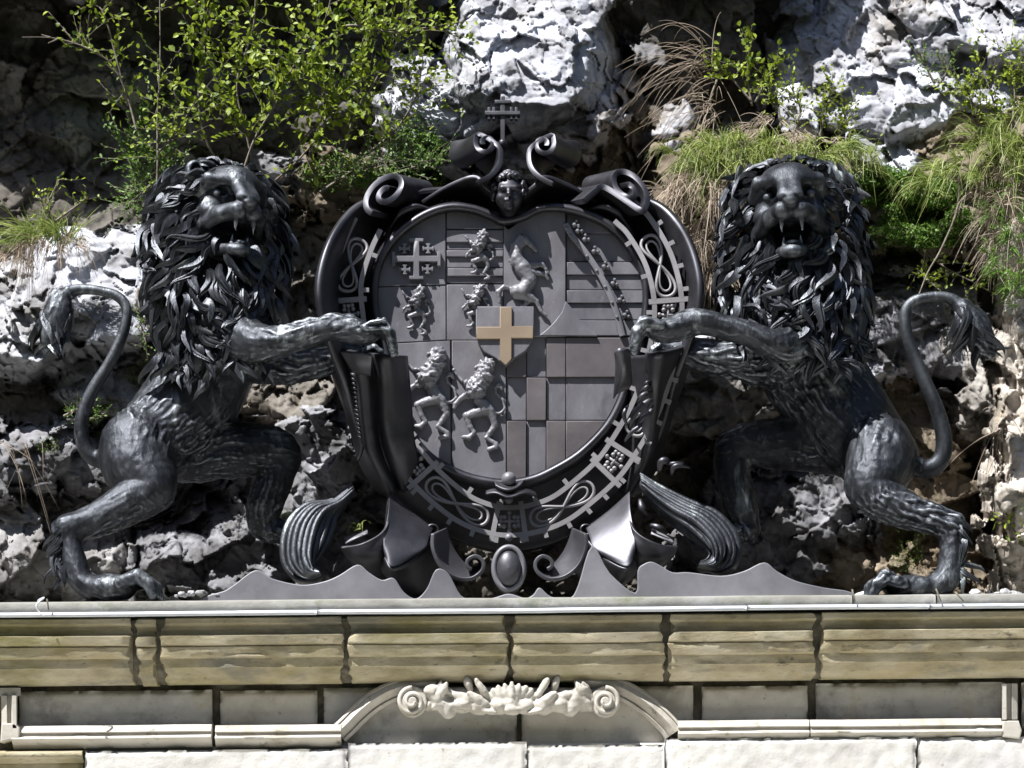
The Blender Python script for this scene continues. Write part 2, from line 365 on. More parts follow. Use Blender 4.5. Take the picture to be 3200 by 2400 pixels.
# ------------------------------------------------------------------ masonry
def zz(py, Y): return P(1600, py, Y)[2]
def strip(x0, x1, prof, seed, amp=.004, lo=.0, step=14, wav=0, rag=0):
    """horizontal moulding: profile of (py, Y) from top to bottom, between photo columns x0, x1"""
    n = max(2, int((x1-x0)/step)+1); xs = np.linspace(x0, x1, n)
    pr = []
    for (a, b) in zip(prof[:-1], prof[1:]):
        k = max(1, int(math.hypot(a[0]-b[0], (a[1]-b[1])*500)/9))
        for t in range(k): pr.append((a[0]+(b[0]-a[0])*t/k, a[1]+(b[1]-a[1])*t/k))
    pr.append(prof[-1]); pr = np.array(pr)
    Yb = max(p[1] for p in prof)+.15
    pr = np.vstack([[pr[0][0], Yb], pr, [pr[-1][0], Yb]])
    X = (xs-1600)*K*(pr[:, 1].mean()-CAM_Y)/16
    V = np.zeros((n, len(pr), 3)); V[..., 0] = X[:, None]; V[..., 1] = pr[None, :, 1]
    V[..., 2] = np.array([zz(p[0], p[1]) for p in pr])[None]
    d = fbm(V*np.array([3, 9, 9])+seed*3.7, 5, seed)*amp + np.minimum(0, fbm(V*np.array([5, 16, 16])+seed, 4, seed+5)+.45)*-amp*5
    if rag:
        zn = V[0, :, 2]; w0 = rag*(vnoise(np.stack([zn*13+seed, zn*0, zn*0], 1), 3)+.6*vnoise(np.stack([zn*41+seed, zn*0, zn*0], 1), 4)); w1 = rag*(vnoise(np.stack([zn*13+seed+50, zn*0, zn*0], 1), 5)+.6*vnoise(np.stack([zn*41+seed, zn*0, zn*0], 1), 6))
        V[0, :, 0] += w0; V[-1, :, 0] += w1; V[0, 1:-1, 1] += .012; V[-1, 1:-1, 1] += .012; V[1, :, 0] += w0; V[-2, :, 0] += w1
    V[:, 1:-1, 1] += d[:, 1:-1]; V[..., 2] += (fbm(V*np.array([2, 3, 3])+9, 3, seed+3)*amp*.5)
    if wav: V[..., 2] += wav*vnoise(V*np.array([.7, 0, 0])+seed, 3)[..., ]
    m = len(pr); F = grid_faces(n, m); F.append(list(range(m))); F.append([(n-1)*m+i for i in range(m)][::-1])
    return V.reshape(-1, 3), F
wall = empty('fountain_wall', (0, -.45, -5.0), 'weathered pale stone wall with stepped cornice and framed frieze below the lions', 'wall')
prof = [(1922, -0.6763), (1926, -0.7055), (1940, -0.7055), (1948, -0.68), (1976, -0.6726), (1979, -0.7165), (2004, -0.7055), (2010, -0.6873), (2014, -0.6946), (2044, -0.68), (2050, -0.6581), (2079, -0.6507), (2082, -0.6434), (2090, -0.6325), (2101, -0.6179), (2106, -0.6106), (2126, -0.5595), (2133, -0.5084)]
jx = [-900, -160, 428, 505, 1088, 1598, 2090, 2562, 3340, 4000]
for i in range(len(jx)-1):
    g0 = 14 if i else 0
    sc_ = [1, 1, 1, 1, 1, 1, 1, 1, 1][i]
    V, F = strip(jx[i]+g0, jx[i+1]-14, [(a+random.Random(i).uniform(-2, 2), b+random.Random(i*3).uniform(-.006, .006)) for a, b in prof], i, .0045, rag=.021)
    sharp(mk('cornice_block', V, F, M_stone, wall), 40)
V, F = strip(-900, 4000, [(1926, -.655), (1974, -.652), (1980, -.645), (2014, -.632), (2048, -.618), (2085, -.59), (2104, -.565), (2130, -.48)], 77, .007)
mk('mortar_joints', V, F, M_mortar, wall)
# shadow gap course + frieze blocks
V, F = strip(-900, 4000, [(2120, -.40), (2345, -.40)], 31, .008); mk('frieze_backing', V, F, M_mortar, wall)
fx = [(-700, -20), (62, 668), (692, 996), (1016, 1620), (1635, 2172), (2200, 2530), (2556, 3150), (3200, 3900)]
def block(x0, x1, y0, y1, Y, seed, r=16, amp=.006, th=.2, dx=10):
    nx = max(4, int((x1-x0)/dx)); nz = max(4, int((y1-y0)/dx)); xs = np.linspace(x0, x1, nx); ys = np.linspace(y0, y1, nz)
    A, B = np.meshgrid(xs, ys, indexing='ij')
    e = np.minimum(np.minimum(A-x0, x1-A), np.minimum(B-y0, y1-B)); q = np.stack([A*.012, B*.012, A*0+seed], -1)
    edge = np.clip((e+fbm(q*2, 3, seed)*7)/r, 0, 1); Yv = Y+(1-np.sqrt(np.clip(1-(1-edge)**2, 0, 1)))*.035+fbm(q*3, 5, seed)*amp
    V = P(A, B, Yv); V[..., 2] = CAM_Z+(2800-B)*K*(Y-CAM_Y)/16; V[..., 0] = (A-1600)*K*(Y-CAM_Y)/16
    b = V.copy(); b[..., 1] = Y+th; n = nx*nz; F = grid_faces(nx, nz); F = [f[::-1] for f in F]
    out = [i*nz for i in range(nx)]+[(nx-1)*nz+j for j in range(1, nz)]+[i*nz+nz-1 for i in range(nx-2, -1, -1)]+[j for j in range(nz-2, 0, -1)]
    W = np.vstack([V.reshape(-1, 3), b.reshape(-1, 3)])
    for a, c in zip(out, out[1:]+out[:1]): F.append([a, a+n, c+n, c][::-1])
    return W, F
for i, (a, b) in enumerate(fx):
    V, F = block(a, b, 2144+(i % 3)*3, 2345 if i in (3, 4) else 2290, -.45-(i % 2)*.01, i+3)
    mk('frieze_block', V, F, M_grey if i in (1, 3, 6) else M_frieze, wall)
# lower wall
for i, (a, b) in enumerate([(268, 1090), (1092, 1650), (1652, 2080), (2084, 2870), (2873, 3900)]):
    V, F = block(a, b, [2335, 2318, 2330, 2312, 2316][i], 2800, -.585-(i % 2)*.003, i+20, 8, .004)
    mk('wall_block', V, F, M_lower, wall)
V, F = strip(268, 3900, [(2325, -.50), (2800, -.50)], 45, .004); mk('wall_bed', V, F, M_lower, wall)
for i, (y0, y1) in enumerate([(2800, 3260), (3264, 3750)]):
    V, F = block(-800, 3900, y0, y1, -.585, 60+i, 8, .004, dx=40); mk('wall_block', V, F, M_lower, wall)
V, F = block(-800, 262, 2360, 2800, -.52, 37, 14); mk('wall_block', V, F, M_stone, wall)
V, F = strip(-800, 266, [(2332, -.54), (2336, -.6), (2352, -.6), (2358, -.56), (2372, -.53)], 39, .004); mk('pilaster_lip', V, F, M_stone, wall)
# frame rails (lit tops), butting against the arch
rprof = [(2256, -.47), (2258, -.56), (2277, -.585), (2281, -.57), (2290, -.575), (2293, -.60), (2297, -.605), (2304, -.59), (2316, -.56), (2330, -.53), (2333, -.47)]
for i, (a, b) in enumerate([(48, 668), (680, 1072), (2122, 2530), (2534, 3130)]):
    o = 4 if a < 1500 else -2
    V, F = strip(a, b, [(y-o*0+([-2, 2, 0, 0][i]), Y) for y, Y in rprof], 50+i, .005, step=8); sharp(mk('frame_rail', V, F, M_mould, wall), 45)
# frame uprights at both ends (butt on the rails)
def bandpath(pts, prof, n=8):
    path = catmull(np.array(pts, float), n); t = np.gradient(path, axis=0); t /= np.linalg.norm(t, axis=1)[:, None]
    nrm = np.stack([t[:, 1], -t[:, 0]], 1); rows = []
    for (off, Y) in prof:
        q = path+nrm*off; z = CAM_Z+(2800-q[:, 1])*K*(Y-CAM_Y)/16; x = (q[:, 0]-1600)*K*(Y-CAM_Y)/16
        rows.append(np.stack([x, np.full(len(q), Y), z], 1))
    R = np.array(rows); F = grid_faces(*R.shape[:2]); a, b = R.shape[:2]
    F.append([i*b for i in range(a)]); F.append([i*b+b-1 for i in range(a)][::-1]); F.append([j for j in range(b)][::-1]) if False else None
    return R.reshape(-1, 3), [f for f in F if f]
up = [(-26, -.45), (-24, -.56), (-8, -.575), (-5, -.55), (6, -.55), (10, -.60), (22, -.60), (26, -.45)]
V, F = bandpath([(34, 2160), (34, 2262)], up, 6); sharp(mk('frame_upright', V, F, M_mould, wall), 40)
V, F = bandpath([(3160, 2262), (3160, 2150)], up, 6); sharp(mk('frame_upright', V, F, M_mould, wall), 40)
V, F = bandpath([(10, 2136), (10, 2162)], [(-60, -.45), (-60, -.55), (60, -.55), (60, -.45)], 2); mk('frame_corner', V, F, M_mould, wall, False)
for (x, y) in [(34, 2284), (3160, 2276)]:
    V, F = plate([(x-30, y-24), (x+14, y-24), (x+26, y-10), (x+26, y+22), (x-34, y+36)] if x < 99 else [(x-26, y-24), (x+24, y-24), (x+34, y+6), (x+28, y+34), (x-26, y+26)], -.60, .14, bevel=.008); sharp(mk('frame_corner', V, F, M_mould, wall))
# segmental arch with volutes
ap = [(-34, -.45), (-32, -.525), (-22, -.54), (-18, -.525), (-14, -.54), (6, -.57), (22, -.54), (25, -.55), (32, -.54), (34, -.45)]
L_ = [(1062, 2290), (1092, 2262), (1130, 2224), (1180, 2185), (1240, 2155), (1310, 2140), (1370, 2140)]
V, F = bandpath(L_, ap, 8); sharp(mk('arch_moulding', V, F, M_mould, wall), 45)
R_ = [(1800, 2136), (1870, 2138), (1940, 2156), (2000, 2188), (2052, 2230), (2092, 2270), (2110, 2296)]
V, F = bandpath(R_, ap, 8); sharp(mk('arch_moulding', V, F, M_mould, wall), 45)
def spiral(cx, cy, r0, r1, a0, turns, n=40, sx=1, sy=1):
    t = np.linspace(0, 1, n); a = np.radians(a0)+turns*2*np.pi*t; r = r0+(r1-r0)*t
    return np.stack([cx+np.cos(a)*r*sx, cy-np.sin(a)*r*sy], 1)
for (cx, s) in [(1288, 1), (1892, -1)]:
    mb = MB()
    for q in range(3):                                   # stacked drum steps of the volute
        r = [46, 32, 15][q]; Y0 = [-.59, -.61, -.63][q]
        c = [(cx+math.cos(a)*r, 2192+math.sin(a)*r*1.05) for a in np.linspace(0, 2*math.pi, 28, endpoint=False)]
        mb.add(*plate(c, Y0, .2+.03*q, bevel=.008))
    o = mb.build('volute', M_mould, wall); sharp(o)
    sp = spiral(cx, 2192, 44, 8, 90 if s > 0 else 90, 1.75*s, 50)
    V, F = sweep(P(sp[:, 0], sp[:, 1], np.linspace(-.595, -.64, 50)), np.linspace(.016, .008, 50), 8); mk('volute_ridge', V, F, M_mould, wall)
# keystone cartouche, carved: scroll body, lobes and central shell
h = .008
S = SDF(P(1310, 2240, -1.0)*np.array([1, 1, 1]), P(1900, 2090, -.3), h) if False else SDF([-.62, -1.02, zz(2250, -.7)], [.62, -.3, zz(2085, -.7)], h)
def q3(x, y, Y): return P(x, y, Y)
S.cap(q3(1320, 2185, -.50), q3(1860, 2185, -.50), .072, .072, .03)
S.cap(q3(1350, 2160, -.58), q3(1400, 2220, -.56), .05, .05, .02); S.cap(q3(1820, 2160, -.58), q3(1780, 2215, -.56), .05, .05, .02)
for (x, y, r) in [(1600, 2195, 36), (1560, 2205, 28), (1640, 2205, 28), (1500, 2205, 30), (1700, 2205, 30), (1445, 2200, 28), (1750, 2200, 28)]:
    S.ell(q3(x, y, -.55), (r*K*1.15, .08, r*K), k=.015)
for k in range(-4, 5):                               # fan of shell lobes in the middle
    an = k*13; c_ = q3(1600+math.sin(math.radians(an))*62, 2190-math.cos(math.radians(an))*34+18, -.60+.008*abs(k)); S.ell(c_, (.026, .035, .088-.004*abs(k)), R=rot(0, 18, an), k=.008)
S.ell(q3(1600, 2218, -.60), (.05, .045, .032), k=.01)
for s in (-1, 1):                                    # paired acanthus leaves that flow into the volutes
    for (x, y, an, l_, w_, Y_) in [(95, 2150, 30, .075, .024, -.60), (108, 2185, 55, .08, .026, -.61), (135, 2140, 18, .06, .022, -.58), (150, 2180, 70, .085, .028, -.59), (185, 2205, 82, .08, .026, -.58), (190, 2165, 60, .075, .024, -.57), (225, 2175, -28, .10, .024, -.60), (242, 2170, -28, .10, .020, -.58), (75, 2222, 78, .06, .018, -.60)]:
        S.ell(q3(1600+s*x, y, Y_), (w_, .03, l_), R=rot(0, 14, s*an), k=.008)
        S.cap(q3(1600+s*x, y, Y_-.045), q3(1600+s*(x+math.sin(math.radians(an))*l_/K*.7), y-math.cos(math.radians(an))*l_/K*.7, Y_-.03), .005, .004, sub=True)
V, F = S.mesh(); N = normals(V, F); V = V+N*(fbm(V*22, 4, 4)*.006)[:, None]
mk('carved_keystone', V, F, M_mould, wall)
# thin fillet worn bright ledge pieces on the cornice
# ledge slab + flashing
slab = empty('ledge_slab', (0, -.4, zz(1900, -.7)), 'long mottled grey concrete ledge that carries the lions and the shield', 'ledge')
for i, (a, b) in enumerate([(-900, 2665), (2669, 2925), (2929, 4000)]):
    V, F = strip(a, b, [(1868, -0.523), (1870, -0.6434), (1874, -0.6544), (1898, -0.6581), (1905, -0.6325)], 80+i, .004, step=10)
    V = V.copy(); back = V[:, 1] > -.46; V[back, 1] = 1.6
    mk('slab', V, F, M_slab, slab)
for i, (a, b) in enumerate([(-900, 1002), (1004, 2338), (2340, 2905), (2908, 4000)]):
    V, F = strip(a, b, [(1899, -0.6471), (1900, -0.7347), (1902, -0.753), (1912, -0.7544), (1915, -0.7347)], 90+i, .0035, step=10, wav=.004)
    mk('metal_edging', V, F, M_flash, slab)

# ------------------------------------------------------------------ cliff
def cliff():
    def axis(lo, f0, f1, hi, st, so):
        return np.concatenate([np.arange(lo, f0, so), np.arange(f0, f1, st), np.arange(f1, hi+so, so)])
    xs = axis(-2200, -80, 3280, 5400, 4.4, 45); ys = axis(-1700, -60, 1890, 2150, 4.4, 45)
    U, Vv = np.meshgrid(xs, ys, indexing='ij'); sh = U.shape
    q0 = np.stack([U*.004, Vv*.004, U*0], -1)
    q0 = q0+fbm(q0*3, 3, 44)[..., None]*.12
    r1, _ = wvec(q0*2.2, 5); r2, _ = wvec(q0*5.5, 6); wu = U+fbm(q0, 4, 11)*40+r1[..., 0]*80+r2[..., 0]*14; wv = Vv+fbm(q0+7, 4, 12)*40+r1[..., 1]*80+r2[..., 1]*14
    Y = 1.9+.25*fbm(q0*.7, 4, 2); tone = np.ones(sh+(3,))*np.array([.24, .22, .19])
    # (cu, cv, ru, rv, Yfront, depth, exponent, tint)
    W_ = (.86, .87, .92); G = (.38, .375, .385); B = (.38, .31, .22); D = (.3, .27, .23)  # tints mix rock colour with painted light: paler where sunlit, darker in shade
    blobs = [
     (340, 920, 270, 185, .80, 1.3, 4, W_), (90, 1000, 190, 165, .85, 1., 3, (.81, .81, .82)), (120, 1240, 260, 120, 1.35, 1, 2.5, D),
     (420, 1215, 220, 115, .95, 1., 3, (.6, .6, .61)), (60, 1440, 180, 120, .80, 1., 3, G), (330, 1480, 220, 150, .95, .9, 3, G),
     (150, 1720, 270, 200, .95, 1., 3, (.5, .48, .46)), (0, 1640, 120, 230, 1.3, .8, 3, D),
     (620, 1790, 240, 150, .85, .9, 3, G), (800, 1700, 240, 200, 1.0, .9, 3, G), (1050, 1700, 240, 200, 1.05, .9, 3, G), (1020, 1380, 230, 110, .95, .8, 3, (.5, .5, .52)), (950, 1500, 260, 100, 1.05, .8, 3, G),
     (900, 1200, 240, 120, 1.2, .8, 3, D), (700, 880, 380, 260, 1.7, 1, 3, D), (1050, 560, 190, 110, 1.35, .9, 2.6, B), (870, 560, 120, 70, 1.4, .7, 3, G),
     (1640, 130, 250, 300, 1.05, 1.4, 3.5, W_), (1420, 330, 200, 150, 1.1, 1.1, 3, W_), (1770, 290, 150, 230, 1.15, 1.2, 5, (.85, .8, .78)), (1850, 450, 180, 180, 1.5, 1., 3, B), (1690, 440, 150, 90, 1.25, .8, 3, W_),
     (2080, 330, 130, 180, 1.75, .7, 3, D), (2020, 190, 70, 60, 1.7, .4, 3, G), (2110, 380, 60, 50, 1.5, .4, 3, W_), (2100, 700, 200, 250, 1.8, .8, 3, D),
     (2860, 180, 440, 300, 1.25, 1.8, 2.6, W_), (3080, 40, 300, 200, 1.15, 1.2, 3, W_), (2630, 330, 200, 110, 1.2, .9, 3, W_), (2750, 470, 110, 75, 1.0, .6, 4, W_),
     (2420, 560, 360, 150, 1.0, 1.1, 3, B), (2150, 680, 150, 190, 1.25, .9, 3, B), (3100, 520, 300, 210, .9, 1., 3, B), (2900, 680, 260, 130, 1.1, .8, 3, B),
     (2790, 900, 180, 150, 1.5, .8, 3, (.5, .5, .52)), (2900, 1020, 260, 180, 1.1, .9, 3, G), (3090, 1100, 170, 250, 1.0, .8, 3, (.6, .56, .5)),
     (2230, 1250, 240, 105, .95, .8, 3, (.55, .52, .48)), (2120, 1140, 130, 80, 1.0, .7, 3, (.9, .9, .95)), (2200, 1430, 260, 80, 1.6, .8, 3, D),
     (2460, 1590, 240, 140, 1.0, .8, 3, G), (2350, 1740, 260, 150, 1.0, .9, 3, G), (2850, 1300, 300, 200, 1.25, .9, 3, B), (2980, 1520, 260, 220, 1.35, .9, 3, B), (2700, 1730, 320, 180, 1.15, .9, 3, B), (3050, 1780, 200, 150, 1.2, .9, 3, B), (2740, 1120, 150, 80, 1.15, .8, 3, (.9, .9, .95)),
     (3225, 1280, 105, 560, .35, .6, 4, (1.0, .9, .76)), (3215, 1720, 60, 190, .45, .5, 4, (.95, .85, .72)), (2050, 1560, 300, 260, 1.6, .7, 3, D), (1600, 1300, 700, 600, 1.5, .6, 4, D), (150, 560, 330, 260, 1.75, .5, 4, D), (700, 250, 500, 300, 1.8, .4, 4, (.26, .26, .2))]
    for (cu, cv, ru, rv, Yf, dp, ex, tn) in blobs:
        r = ((np.abs(wu-cu)/ru)**ex+(np.abs(wv-cv)/rv)**ex)**(1/ex)
        # tops recede gently, bottoms are undercut
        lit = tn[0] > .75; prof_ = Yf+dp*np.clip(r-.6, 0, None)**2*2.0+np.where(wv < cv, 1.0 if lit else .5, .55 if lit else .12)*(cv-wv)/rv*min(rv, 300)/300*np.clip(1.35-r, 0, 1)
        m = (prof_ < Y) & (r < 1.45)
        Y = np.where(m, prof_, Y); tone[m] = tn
    # unseen overhangs added above the picture to shade the upper left and upper middle
    for (cu, cv, ru, rv, Yf) in [(150, -330, 700, 270, 1.2), (2230, -330, 300, 270, 1.1), (900, -420, 500, 260, 1.2)]:
        r = ((np.abs(wu-cu)/ru)**4+(np.abs(wv-cv)/rv)**4)**.25
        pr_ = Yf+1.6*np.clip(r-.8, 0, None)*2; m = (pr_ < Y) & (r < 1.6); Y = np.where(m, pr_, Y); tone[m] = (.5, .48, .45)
    pos = P(U, Vv, Y)
    f1, o1 = wvec(pos*1.5+fbm(pos*1.6, 3, 5)[..., None]*.2, 3); f2, o2 = wvec(pos*4.2+fbm(pos*4, 3, 6)[..., None]*.2, 8); f3, o3 = wvec(pos*11+fbm(pos*9, 3, 7)[..., None]*.2, 9)
    fac = (f1*o1).sum(-1)*.5+f1[..., 0]*.10+(f2*o2).sum(-1)*.15+f2[..., 1]*.016+(f3*o3).sum(-1)*.045+f3[..., 1]*.002
    b1, s1, i1 = worley(pos*2.3+fbm(pos*2, 3, 5)[..., None]*.5, 3); b2, s2, i2 = worley(pos*6.5+fbm(pos*5, 3, 6)[..., None]*.5, 8)
    d = fac+.015*(1-np.clip((s1-b1)*14, 0, 1))
    sm = np.clip(1-(((wu-330)/240)**2+((wv-870)/130)**2), 0, 1)         # smooth worn shoulder
    d = d*(1-.8*sm)*np.where(tone[..., 0] > .8, .6, 1)
    Y = Y+d+fbm(pos*2.2, 4, 21, .45)*.04*(1-.7*sm)+np.minimum(fbm(pos*9, 5, 33, .6), .1)*-.009*(1-.5*sm)
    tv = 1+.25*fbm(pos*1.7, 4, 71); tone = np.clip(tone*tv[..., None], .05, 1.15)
    Vt = P(U, Vv, Y).reshape(-1, 3); a, b = sh
    i = np.arange(a*b).reshape(a, b); F = np.stack([i[:-1, :-1], i[:-1, 1:], i[1:, 1:], i[1:, :-1]], -1).reshape(-1, 4)
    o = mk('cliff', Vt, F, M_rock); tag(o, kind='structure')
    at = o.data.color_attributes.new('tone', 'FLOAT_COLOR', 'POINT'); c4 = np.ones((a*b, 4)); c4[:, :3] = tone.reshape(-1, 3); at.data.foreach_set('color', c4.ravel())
    return xs, ys, Y
CX, CY, CYY = cliff()
def rockY(px, py):
    i = min(max(np.searchsorted(CX, px), 0), len(CX)-1); j = min(max(np.searchsorted(CY, py), 0), len(CY)-1); return float(CYY[i, j])
# ------------------------------------------------------------------ the coat of arms
arms = empty('coat_of_arms', P(1592, 1870, -.3), 'dark bronze coat of arms with cherub head and scrolls, standing between the two lions', 'coat of arms')
MX = 1592
def mir(pts): return [(2*MX-p[0],)+tuple(p[1:]) for p in pts]
FIELD = [(1588, 716), (1573, 702), (1538, 685), (1479, 664), (1408, 658), (1332, 682), (1256, 736), (1207, 800), (1185, 867), (1182, 955), (1197, 1020), (1218, 1100), (1240, 1190), (1262, 1280), (1303, 1362), (1361, 1426), (1450, 1474), (1530, 1494), (1592, 1498), (1655, 1488), (1714, 1464), (1802, 1411), (1879, 1335), (1922, 1264), (1956, 1170), (1985, 1080), (2004, 990), (2008, 910), (1996, 850), (1967, 790), (1920, 733), (1861, 692), (1773, 664), (1690, 662), (1630, 690), (1604, 706)]
fo = catmull(FIELD, 3, True)
def clip(poly, win):
    out = [tuple(p) for p in poly]; n = len(win)
    ar = sum(win[i][0]*win[(i+1) % n][1]-win[(i+1) % n][0]*win[i][1] for i in range(n)); sg = 1 if ar > 0 else -1
    for i in range(n):
        a, b = win[i], win[(i+1) % n]; ins = lambda p: sg*((b[0]-a[0])*(p[1]-a[1])-(b[1]-a[1])*(p[0]-a[0])) >= 0
        src, out = out, []
        for j in range(len(src)):
            p, q = src[j-1], src[j]; ip, iq = ins(p), ins(q)
            if ip != iq:
                d1 = (b[0]-a[0])*(p[1]-a[1])-(b[1]-a[1])*(p[0]-a[0]); d2 = (b[0]-a[0])*(q[1]-a[1])-(b[1]-a[1])*(q[0]-a[0]); t = d1/(d1-d2)
                out.append((p[0]+(q[0]-p[0])*t, p[1]+(q[1]-p[1])*t))
            if iq: out.append(q)
        if not out: return []
    return out
def res(p, n):
    p = np.array(p, float); d = np.r_[0, np.cumsum(np.linalg.norm(np.diff(p[:, :2], axis=0), axis=1))]; t = np.linspace(0, d[-1], n)
    return np.stack([np.interp(t, d, p[:, i]) for i in range(p.shape[1])], 1)
# dish-shaped cartouche body
OUT = [(1592, 610, -.02), (1740, 590, -.05), (1900, 600, -.10), (2040, 628, -.15), (2112, 682, -.18), (2165, 770, -.20), (2193, 880, -.2), (2186, 980, -.18), (2152, 1090, -.1), (2112, 1200, .0), (2075, 1330, .1), (2035, 1430, .2), (1985, 1515, .3), (1900, 1600, .38), (1780, 1675, .4), (1680, 1712, .4), (1592, 1722, .4)]
OUT = OUT+mir(OUT[1:-1])[::-1]
OUT = [(p[0], p[1], p[2]-.16*np.clip((1450-p[1])/250, 0, 1)*np.clip((p[1]-640)/80, 0, 1)*(p[0] < 1592)) for p in OUT]
OUT = [(p[0], p[1], p[2]+(.16+.0*p[1])*np.clip((900-p[1])/250, 0, 1)+.05*(p[1] < 650)) for p in OUT]
oc = catmull(OUT, 8, True); ctr = np.array([1592, 1060])
fi = np.array([p for p in FIELD if p[1] > 655]); fi = catmull(fi, 8, True)
ang = lambda q: np.arctan2(q[:, 1]-ctr[1], q[:, 0]-ctr[0])
fa = ang(fi); od = np.argsort(fa); fr = np.hypot(*(fi-ctr).T)
rr = np.interp(ang(oc), fa[od], fr[od], period=2*math.pi); dr = (oc[:, :2]-ctr); dl = np.hypot(*dr.T); un = dr/dl[:, None]
rows = []
for (f, yo, lip) in [(0, 0, -.0), (.03, 0, -.03), (.07, 0, -.02), (.25, .35, 0), (.55, .75, 0), (.9, 1, 0), (1, 1, 0)]:
    r = dl*(1-f)+(rr+4)*f; yy = oc[:, 2]*(1-yo)+np.where(oc[:, 1] < 1400, .24, .16)*yo+lip
    rows.append(P(ctr[0]+un[:, 0]*r, ctr[1]+un[:, 1]*r, yy))
R = np.array(rows); a, b = R.shape[:2]
o = finish(mk('cartouche_body', R.reshape(-1, 3), grid_faces(a, b, True), M_bronze, arms), solid=.03)
# back of the monument: solid body behind the plate
V, F = plate([(p[0], p[1]) for p in OUT], .42, .12, bevel=.02); mk('back_plate', V, F, M_bronze, arms)
fieldO = empty  # name kept free
V, F = plate([tuple(p) for p in fo], .06, .14); fld = mk('shield_field', V, F, M_field, arms); sharp(fld)
def panel(win, Yf, m=M_field, name='field_panel', inset=0):
    q = clip([tuple(p) for p in fo], win)
    if len(q) < 3: return
    V, F = plate(q, Yf, .06, bevel=.004); o = mk(name, V, F, m, fld); sharp(o); return o
R4 = lambda x0, y0, x1, y1: [(x0, y0), (x1, y0), (x1, y1), (x0, y1)]
panel([(1100, 600), (1392, 600), (1392, 889), (1100, 897)], .030)
panel([(1100, 900), (1392, 892), (1394, 1062), (1100, 1078)], .034)
panel([(1100, 1081), (1406, 1064), (1410, 1600), (1100, 1600)], .026)
panel([(1396, 600), (1590, 600), (1574, 716), (1396, 716)], .034)
ys = [719, 758, 782, 803, 838, 864, 886]
for i in range(6): panel(R4(1396, ys[i], 1572, ys[i+1]-2), [.026, .042, .026, .042, .026, .042][i], name='field_bar')
panel(R4(1396, 889, 1572, 1062), .032); panel([(1412, 1064), (1580, 1064), (1582, 1600), (1413, 1600)], .028)
panel(R4(1574, 600, 1767, 1052), .018)
ys = [600, 731, 819, 860, 907, 948, 1001, 1050]
for i in range(7): panel(R4(1771, ys[i], 2100, ys[i+1]-2), [.034, .044, .028, .042, .028, .042, .030][i], name='field_bar')
xs_ = [1583, 1645, 1707, 1768, 2100]; yr = [1054, 1179, 1314, 1600]
for i in range(4):
    for j in range(3):
        up_ = (i+j) % 2 == 0
        if i == 3: up_ = (j % 2 == 1) and False or (j != 1)
        panel(R4(xs_[i]+1, yr[j]+1, xs_[i+1]-1, yr[j+1]-1), .026 if up_ else .044, M_fieldb if up_ else M_field, 'checker_square')
V, F = plate([(1768, 940), (1756, 975), (1733, 1005), (1708, 1030), (1686, 1048), (1866, 1050), (1840, 1028), (1812, 1000), (1785, 960)], .006, .04, bevel=.004); sharp(mk('curved_tip', V, F, M_field, fld))
# inescutcheon with gilded cross
V, F = plate([(1487, 957), (1668, 957), (1668, 1040), (1662, 1072), (1642, 1098), (1610, 1118), (1580, 1145), (1548, 1118), (1512, 1098), (1494, 1072), (1487, 1040)], -.018, .07, bevel=.006)
ine = sharp(mk('small_shield', V, F, M_field, arms))
V, F = plate([(1562, 959), (1599, 959), (1599, 1019), (1666, 1019), (1666, 1057), (1599, 1057), (1599, 1122), (1580, 1142), (1562, 1124), (1562, 1059), (1489, 1059), (1489, 1021), (1562, 1021)], -.034, .03, bevel=.004)
sharp(mk('gilded_cross', V, F, M_gold, ine))
# crosses
def cross(cx, cy, a, b, t, e, Yf, th, m, parent, name='cross', rotd=0):
    q = [(-t, -b), (-e, -b), (-e, -b-2*t*.55), (e, -b-2*t*.55), (e, -b), (t, -b), (t, -t), (a, -t), (a, -e), (a+1.1*t, -e), (a+1.1*t, e), (a, e), (a, t), (t, t), (t, b), (e, b), (e, b+1.1*t), (-e, b+1.1*t), (-e, b), (-t, b), (-t, t), (-a, t), (-a, e), (-a-1.1*t, e), (-a-1.1*t, -e), (-a, -e), (-a, -t), (-t, -t)]
    c, s = math.cos(rotd), math.sin(rotd); q = [(cx+x*c-y*s, cy+x*s+y*c) for x, y in q]
    V, F = plate(q, Yf, th, bevel=.003); return sharp(mk(name, V, F, m, parent))
cross(1301, 808, 66, 54, 9, 22, -.012, .05, M_plate, fld, 'potent_cross')
for (x, y) in [(1264, 776), (1338, 776), (1265, 842), (1336, 840)]: cross(x, y, 13, 11, 4, 7, -.004, .04, M_plate, fld, 'small_cross')
# relief animals
LION = dict(
 mane=[[(1526, 1140, 26), (1512, 1175, 34), (1488, 1215, 38)]],
 body=[[(1488, 1215, 28), (1500, 1250, 21), (1520, 1278, 24)], [(1468, 1228, 13), (1440, 1245, 9), (1424, 1262, 9), (1420, 1274, 8)], [(1475, 1200, 10), (1445, 1190, 7), (1426, 1168, 4), (1418, 1156, 7)],
       [(1515, 1280, 21), (1458, 1300, 14), (1470, 1335, 10), (1482, 1352, 8), (1466, 1368, 11), (1448, 1366, 8)], [(1530, 1285, 21), (1548, 1328, 12), (1532, 1352, 10), (1520, 1368, 8), (1550, 1388, 9), (1552, 1398, 9), (1528, 1404, 9)],
       [(1540, 1290, 6), (1562, 1292, 5), (1578, 1278, 5), (1572, 1250, 5), (1550, 1228, 5), (1548, 1210, 5), (1560, 1204, 8), (1568, 1216, 6)], [(1508, 1136, 13), (1492, 1146, 8)], [(1505, 1158, 9), (1494, 1164, 5)]])
